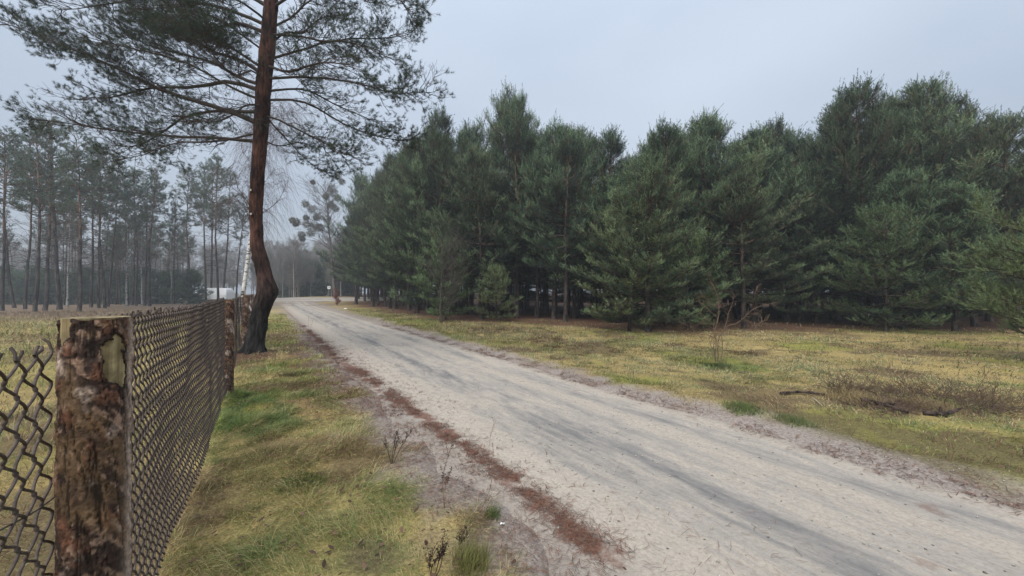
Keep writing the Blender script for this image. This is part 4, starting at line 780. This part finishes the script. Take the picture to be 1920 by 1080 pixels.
# ------------------------------------------------------------------ white van behind the stand
van = thing('parked_van', 'white rounded van parked behind the pine trunks across the left field', 'van'); YV = 56.
xv0, xv1 = (372 - 960) / F * YV, (433 - 960) / F * YV; van.location = ((xv0 + xv1) / 2, YV, gz((xv0 + xv1) / 2, YV)); Lv = xv1 - xv0
prof = np.array([(-.5, .45), (-.5, 1.05), (-.46, 1.2), (-.36, 1.45), (-.27, 1.95), (-.22, 2.08), (-.1, 2.16), (.3, 2.16), (.40, 2.10), (.46, 1.92), (.49, 1.55), (.5, 1.1), (.5, .45)]); prof[:, 0] *= Lv
ys = np.array([-.95, -.88, .88, .95]); ins = np.array([.96, 1, 1, .96]); g = Geo(); n = len(prof); cz = 1.2
wz = 1 - .30 * ss(1.15, 2.2, prof[:, 1]); V = np.concatenate([np.c_[prof[:, 0] * k, yy * wz, cz + (prof[:, 1] - cz) * k] for yy, k in zip(ys, ins)])
q = [[a_ * n + i_, a_ * n + (i_ + 1) % n, (a_ + 1) * n + (i_ + 1) % n, (a_ + 1) * n + i_] for a_ in range(3) for i_ in range(n)]
g.add(V, q); g.add(V[:n], np.arange(n)[None, ::-1]); g.add(V[-n:], np.arange(n)[None]); M_VAN = plain('white_van_paint', (.86, .87, .88), .35, .03, 3, .5); g.build('body', M_VAN, van, False)
M_GLASS = plain('dark_window_glass', (.03, .04, .05), .1, .1, 3, .5)
for (xa, xb) in ((-.37, -.27), (-.25, -.12)):
    g = Geo(); xa, xb = xa * Lv, xb * Lv; z0, z1 = 1.42, 1.88; dx = .05 * Lv if xa < -.3 * Lv else 0
    g.add([(xa + .02, -.925, z0), (xb, -.925, z0), (xb, -.925, z1), (xa + dx + .02, -.925, z1), (xa + .02, -.957, z0), (xb, -.957, z0), (xb, -.957, z1), (xa + dx + .02, -.957, z1)], [[4, 5, 6, 7], [0, 1, 5, 4], [1, 2, 6, 5], [2, 3, 7, 6], [3, 0, 4, 7]]); g.build('window', M_GLASS, van, False)
M_TYRE = plain('tyre_rubber', (.02, .02, .02), .8); M_RIM = plain('wheel_rim', (.4, .4, .42), .4)
for xx in (-.30, .30):
    for yy in (-.86, .86):
        g = Geo(); an = np.arange(20) / 20 * 2 * np.pi
        ring = lambda rr, y_: np.c_[xx * Lv + rr * np.cos(an), np.full(20, y_), .34 + rr * np.sin(an)]
        W_ = np.concatenate([ring(.2, yy - .11), ring(.31, yy - .11), ring(.34, yy - .08), ring(.34, yy + .08), ring(.31, yy + .11), ring(.2, yy + .11)]); k = np.arange(20); k2 = (k + 1) % 20
        for a_ in range(5): g.add(W_[a_ * 20:a_ * 20 + 40], np.stack([k, k2, k2 + 20, k + 20], 1))
        wh = g.build('wheel', M_TYRE, van); g = Geo(); g.add(ring(.2, yy - .1), k[None]); g.add(ring(.2, yy + .1), k[None, ::-1]); g.build('rim', M_RIM, wh)

# ------------------------------------------------------------------ sign at the crossroads
YS = 66.; xs = (617 - 960) / F * YS; zs_ = gz(xs, YS)
sg = thing('road_sign', 'small white notice plate on a thin post at the crossroads', 'sign', (xs, YS, zs_))
g = Geo(); tubes(g, [(0, 0, -.1), (0, 0, 1.75)], .035, 8, cap=True); g.build('post', plain('sign_post_steel', (.3, .3, .3), .6), sg)
def slab(g, x0, x1, y0, y1, z0, z1):
    V = [(x, y, z) for z in (z0, z1) for y in (y0, y1) for x in (x0, x1)]; g.add(V, [[0, 2, 3, 1], [4, 5, 7, 6], [0, 1, 5, 4], [2, 6, 7, 3], [0, 4, 6, 2], [1, 3, 7, 5]])
g = Geo(); slab(g, -.27, .27, -.062, -.037, 1.35, 1.85); pl = g.build('plate', plain('sign_white', (.82, .82, .82), .5, .03), sg, False)
g = Geo(); slab(g, -.03, .11, -.066, -.0625, 1.55, 1.74); g.build('mark', plain('sign_print', (.06, .06, .07), .5), pl, False)

# ------------------------------------------------------------------ shrubs and weeds
sh = P(1343, 684, 0); YSh = 8.4; SB = np.array([(1343 - 960) / F * YSh, YSh, 0]); SB[2] = gz(SB[0], SB[1])
shrub = thing('bare_shrub', 'leafless orange brown shrub standing alone in the meadow before the forest', 'shrub', tuple(SB)); r = np.random.default_rng(41)
zp = lambda x, y, d: P(1260 + x / 5.4, 500 + y / 5.4, YSh + d) - SB
ST = [([(435, 960), (440, 780), (440, 600), (462, 520), (460, 300), (410, 170), (370, 90)], .1, 15), ([(455, 960), (470, 720), (540, 600), (560, 500), (600, 400), (625, 285)], -.2, 15), ([(540, 610), (650, 570), (740, 500), (820, 430), (960, 380), (1060, 360)], -.35, 11), ([(820, 430), (825, 320), (855, 215)], -.4, 7), ([(490, 950), (510, 800), (520, 650), (640, 660), (760, 655), (830, 600), (960, 530), (985, 480)], .3, 12), ([(440, 720), (340, 690), (280, 680), (200, 620), (130, 580), (85, 570)], .2, 10), ([(425, 590), (350, 520), (280, 460)], -.3, 7), ([(440, 500), (350, 420), (260, 340)], .2, 7), ([(460, 415), (390, 370), (300, 280)], -.2, 7), ([(460, 420), (540, 390)], .1, 7), ([(430, 850), (385, 790), (370, 720)], .15, 8), ([(425, 590), (350, 575), (285, 575)], 0, 6), ([(830, 600), (770, 540)], .3, 6), ([(910, 555), (880, 490), (810, 470)], .3, 6), ([(440, 960), (420, 860), (420, 760), (415, 580)], -.1, 12)]
for pts, dz, wd in ST:
    q = np.array([zp(x, y, dz * (k / max(len(pts) - 1, 1))) for k, (x, y) in enumerate(pts)]); lp = resample(q, 12); lp[1:-1] += r.normal(0, .008, (10, 3)); g = Geo()
    tubes(g, lp, np.linspace(wd, wd * .35, 12) * .0008, 5)
    L = np.linalg.norm(q[-1] - q[0]); K = int(22 * L + 5); s_, t_, _, _ = spawn(r, lp[None], K, .3, 1, 55, .16, .1, .02, 4, .1, 1.2); tubes(g, s_, np.linspace(.0032, .0016, 4), 3)
    g.build('stem', M_STEM, shrub)
# bare bush at the forest edge
M_BUSH = plain('bush_bark', (.075, .062, .055)); tb, _ = bare_tree(540, 4.4, .045, M_BUSH, M_BUSH, 'bare_bush', 'shrub', 0, 22, 150, 500, up=.45, fork=.05, L1=.55, label='grey leafless twiggy bush in front of the forest edge near the road'); x, y = (826 - 960) / F * 19.8, 19.8; tb.location = (x, y, gz(x, y))
rb_, _ = bare_tree(541, 1.7, .03, plain('red_twig', (.22, .08, .06)), plain('red_twig_fine', (.20, .08, .06)), 'red_bush', 'shrub', 0, 22, 160, 700, up=.5, fork=.05, L1=.45, label='small reddish bush beside the road at the tip of the forest', thin=1.6); x, y = (632 - 960) / F * 44, 44; rb_.location = (x, y, gz(x, y))
# brush heap on the meadow
M_BRUSH = plain('brushwood', (.125, .085, .058), .9, .4); r = np.random.default_rng(51); g = Geo(); bc = np.array([6.6, 6.35])
for (u, v, su, sv, n, hh, ra, tilt) in [(1790, 748, .42, .24, 190, .30, .0030, .75), (1668, 764, .22, .08, 240, .12, .0045, .18), (1575, 738, .10, .10, 60, .28, .003, .9), (1650, 738, .35, .16, 170, .20, .003, .5), (1850, 765, .25, .15, 130, .22, .003, .55)]:
    Y = 1120 / (v - V0); x0 = (u - 960) / F * Y; px = x0 + r.normal(0, su, n); py = Y + r.normal(0, sv, n); z = h_ground(px, py) - .02
    ph = r.uniform(0, np.pi * 2, n); L = hh * r.uniform(.5, 1.5, n) + .12; el = np.clip(r.normal(tilt, .35, n), -.02, 1.4); d = np.c_[np.cos(ph) * np.cos(el), np.sin(ph) * np.cos(el), np.sin(el)]
    tt = np.linspace(0, 1, 6); Pt = np.c_[px, py, z][:, None] + d[:, None] * (L[:, None] * tt)[..., None]; Pt += np.cumsum(r.normal(0, .010, Pt.shape), 1); Pt[..., 2] -= (.25 * L[:, None] * tt ** 2) * .5
    Pt[..., 2] = np.maximum(Pt[..., 2], h_ground(Pt[..., 0], Pt[..., 1]) + .008)
    tubes(g, Pt, np.linspace(ra, ra * .5, 6)[None] * r.uniform(.6, 1.5, (n, 1)), 4)
    up_ = spawn(r, Pt, n * 3, .25, 1, 45, .11, .25, .02, 4, .1, 1.)[0]; tubes(g, up_, np.linspace(.0020, .0012, 4), 3)
bp = tag(g.build('brush_pile', M_BRUSH), 'tangled heap of dark brown brushwood lying in the meadow', 'brush pile')
def stick(name, lab, pts, rad, mat, sub=None):
    lp = resample(pts, 10); g = Geo(); tubes(g, lp, rad * .8 * np.linspace(1.1, .75, 10) * (1 + .12 * np.sin(np.arange(10) * 2.1)), 8, cap=True)
    if sub:
        for t0, v in sub: g2 = lp[t0]; tubes(g, resample([g2, g2 + np.array(v) * .6, g2 + np.array(v)], 5), np.linspace(rad * .7, rad * .3, 5), 6, cap=True)
    return tag(g.build(name, mat), lab, 'branch', 'fallen branches on the meadow')
M_LOG = barky('fallen_branch_bark', (.05, .036, .030), (.06, .045, .036), 0, 1, 14, 1)
G3 = lambda u, v, up=.03: (lambda Y: np.array([(u - 960) / F * Y, Y, gz((u - 960) / F * Y, Y) + up]))(1120 / (v - V0))
stick('fallen_branch', 'straight dark fallen branch lying left of the brush heap', [G3(1462, 741), G3(1500, 740, .045), G3(1546, 743)], .026, M_LOG)
stick('fallen_branch', 'knobbly dark fallen branch lying right below the brush heap', [G3(1728, 779), G3(1752, 782, .035), G3(1790, 776, .06)], .035, M_LOG, [(3, (-.02, .0, .09)), (7, (.10, -.03, .06))])
stick('fallen_branch', 'thick dark branch slanting out of the front of the brush heap', [G3(1612, 757, .06), G3(1660, 768, .05), G3(1700, 778, .03)], .03, M_LOG, [(4, (.2, -.05, .02))])
stick('fallen_branch', 'short pale stick lying between the straight branch and the brush heap', [G3(1522, 750, .03), G3(1530, 757, .03), G3(1540, 765, .02)], .010, plain('pale_stick', (.36, .30, .23)))
# dried weeds on the verge
M_WEED = plain('dried_weed', (.060, .035, .028), .9, .4); M_DRYSTEM = plain('dry_stem', (.16, .10, .065), .9, .4)
def weed(u, v, tops, lab, seed, heads=True, mat=M_WEED, rad=.0032):
    r = np.random.default_rng(seed); Y = 1120 / (v - V0); B = np.array([(u - 960) / F * Y, Y, 0]); B[2] = gz(B[0], B[1]); root = thing('dried_weed', lab, 'weed', tuple(B), 'dry weed stalks on the verge')
    for (ut, vt) in tops:
        e_ = P(ut, vt, Y + r.uniform(-.08, .08)) - B; mid = e_ * .5 + np.r_[r.normal(0, .02, 2), .02]; lp = resample([np.zeros(3) - [0, 0, .03], mid, e_], 9); g = Geo(); tubes(g, lp, np.linspace(rad, rad * .55, 9), 5)
        K = 5; s_, t_, _, _ = spawn(r, lp[None], K, .45, .95, 40, .07, .5, .1, 4, .08, 1); tubes(g, s_, np.linspace(rad * .6, rad * .4, 4), 4); st_ = g.build('stem', mat, root)
        if heads:
            g = Geo(); pts = np.concatenate([lp[-3:], s_[:, -1], s_[:, -2]]); n = len(pts) * 4; b = np.repeat(pts, 4, 0) + r.normal(0, .006, (n, 3)); needle_tufts(g, r, b, r.normal(0, 1, (n, 3)) + [0, 0, .6], np.full(n, .006), 4, .010, .0045, 60, np.array([.06, .033, .026]) * r.uniform(.5, 1.4, (n, 1))); g.build('seed_head', M_BLADE, st_, False)
    return root
weed(735, 872, [(720, 826), (748, 820), (776, 802), (745, 812)], 'dark brown dried weed with several seed heads, tallest on the verge', 61)
weed(834, 955, [(846, 836), (838, 890)], 'single dark stalk beside the needle drift', 62, True, M_DRYSTEM, .0025)
weed(898, 958, [(925, 840)], 'thin leaning stalk right of the single dark stalk', 63, False, M_DRYSTEM, .002)
weed(812, 1092, [(808, 1030), (822, 1026), (830, 1010), (816, 1050)], 'blackish dried weed clump at the bottom edge of the photo', 64)
weed(860, 1030, [(864, 1012), (872, 1006)], 'short dried weed right of the blackish clump at the bottom', 65)
weed(915, 838, [(930, 787)], 'pale thin stalk standing out over the sandy road', 66, False, M_DRYSTEM, .002)
weed(580, 620, [(578, 592), (588, 596)], 'small dried weed on the verge beyond the roadside pine', 67, False, M_DRYSTEM, .004)
weed(1775, 875, [(1772, 810), (1780, 828)], 'thin dried stalk at the meadow edge near the right side', 68, False, M_DRYSTEM, .0025)
weed(1634, 800, [(1632, 772), (1640, 778)], 'short dried stalk in front of the brush heap', 69, False, M_DRYSTEM, .003)
# tussocks
def tussock(u, v, rad, n, L, colr, lab, seed, lean=45):
    r = np.random.default_rng(seed); Y = 1120 / (v - V0); x0 = (u - 960) / F * Y; g = Geo(); x = x0 + np.clip(r.normal(0, .8, n), -1.35, 1.35) * rad; y = Y + np.clip(r.normal(0, .8, n), -1.35, 1.35) * rad
    c = np.array(colr) * r.uniform(.55, 1.4, (n, 1)) + r.random((n, 1)) * np.array([.06, .045, .01]); blades(g, x, y, L * r.uniform(.5, 1.3, n), np.full(n, max(.003, .0010 * Y)), lean, c, r)
    return tag(g.build('grass_tuft', M_BLADE, smooth=False), lab, 'grass tuft', 'grass tufts on the verges')
tussock(1392, 774, .16, 700, .10, (.085, .125, .04), 'bright green grass tuft at the right road edge, left of its twin', 71)
tussock(1488, 797, .13, 500, .09, (.09, .12, .045), 'bright green grass tuft at the right road edge, nearer to the viewer', 72)
tussock(919, 968, .035, 160, .10, (.07, .13, .03), 'small green grass tuft on the sand beside the needle drift', 73)
tussock(548, 704, .16, 600, .12, (.10, .085, .05), 'dark brown grass tussock on the verge in front of the roadside pine', 74, 60)
tussock(570, 905, .13, 700, .09, (.07, .135, .03), 'vivid green grass tuft in the middle of the near verge', 75, 55)
tussock(880, 1068, .07, 420, .13, (.15, .155, .05), 'long yellow green grass tuft at the bottom edge by the road', 76, 38)
tussock(1600, 752, .22, 900, .17, (.26, .20, .10), 'pale straw tussock between the straight branch and the brush heap', 78, 50)
tussock(1740, 762, .20, 800, .16, (.20, .145, .08), 'brown straw tussock in the middle of the brush heap', 79, 50)
tussock(1344, 684, .20, 700, .12, (.06, .09, .035), 'dark green grass tuft at the foot of the bare shrub', 77, 55)
# litter scraps
def scrap(u, v, sz, lab, seed):
    r = np.random.default_rng(seed); b = G3(u, v, .012); n = 9; X, Y = np.meshgrid(np.linspace(-1, 1, n), np.linspace(-1, 1, n)); Z = (fbm(X * 2 + seed, Y * 2, seed, 3) - .4) * 1.3; V = np.stack([X * sz + Z * sz * .3, Y * sz * .7, Z * sz], -1).reshape(-1, 3) + b
    i = (np.arange(n - 1)[:, None] * n + np.arange(n - 1)).ravel(); g = Geo(); g.add(V, np.stack([i, i + 1, i + n + 1, i + n], 1)); o = g.build('litter_scrap', plain('white_plastic', (.8, .8, .8), .5, .05), None, False); so_ = o.modifiers.new('thick', 'SOLIDIFY'); so_.thickness = .0015; return tag(o, lab, 'litter', 'scraps of litter')
scrap(942, 984, .013, 'crumpled white scrap on the sand beside the small green tuft', 3); scrap(648, 579, .13, 'white crumpled bag lying at the tip of the forest by the road', 4)
# fallen clods and dead leaves on the near verge
r = np.random.default_rng(83)

# ------------------------------------------------------------------ haze
hm = bpy.data.materials.new('haze'); hm.use_nodes = True; ht = hm.node_tree; ht.nodes.remove(ht.nodes['Principled BSDF'])
pv = ht.nodes.new('ShaderNodeVolumePrincipled'); pv.inputs['Color'].default_value = (.86, .91, .96, 1); pv.inputs['Density'].default_value = HAZE; pv.inputs['Anisotropy'].default_value = .2
ht.links.new(pv.outputs[0], ht.nodes['Material Output'].inputs['Volume'])
g = Geo(); slab(g, -430, 430, -70, 430, -2.0, 22.0); hz = g.build('haze', hm, None, False); hz['kind'] = 'stuff'; hz['label'] = 'pale winter mist hanging over the road and woods'; hz['category'] = 'haze'
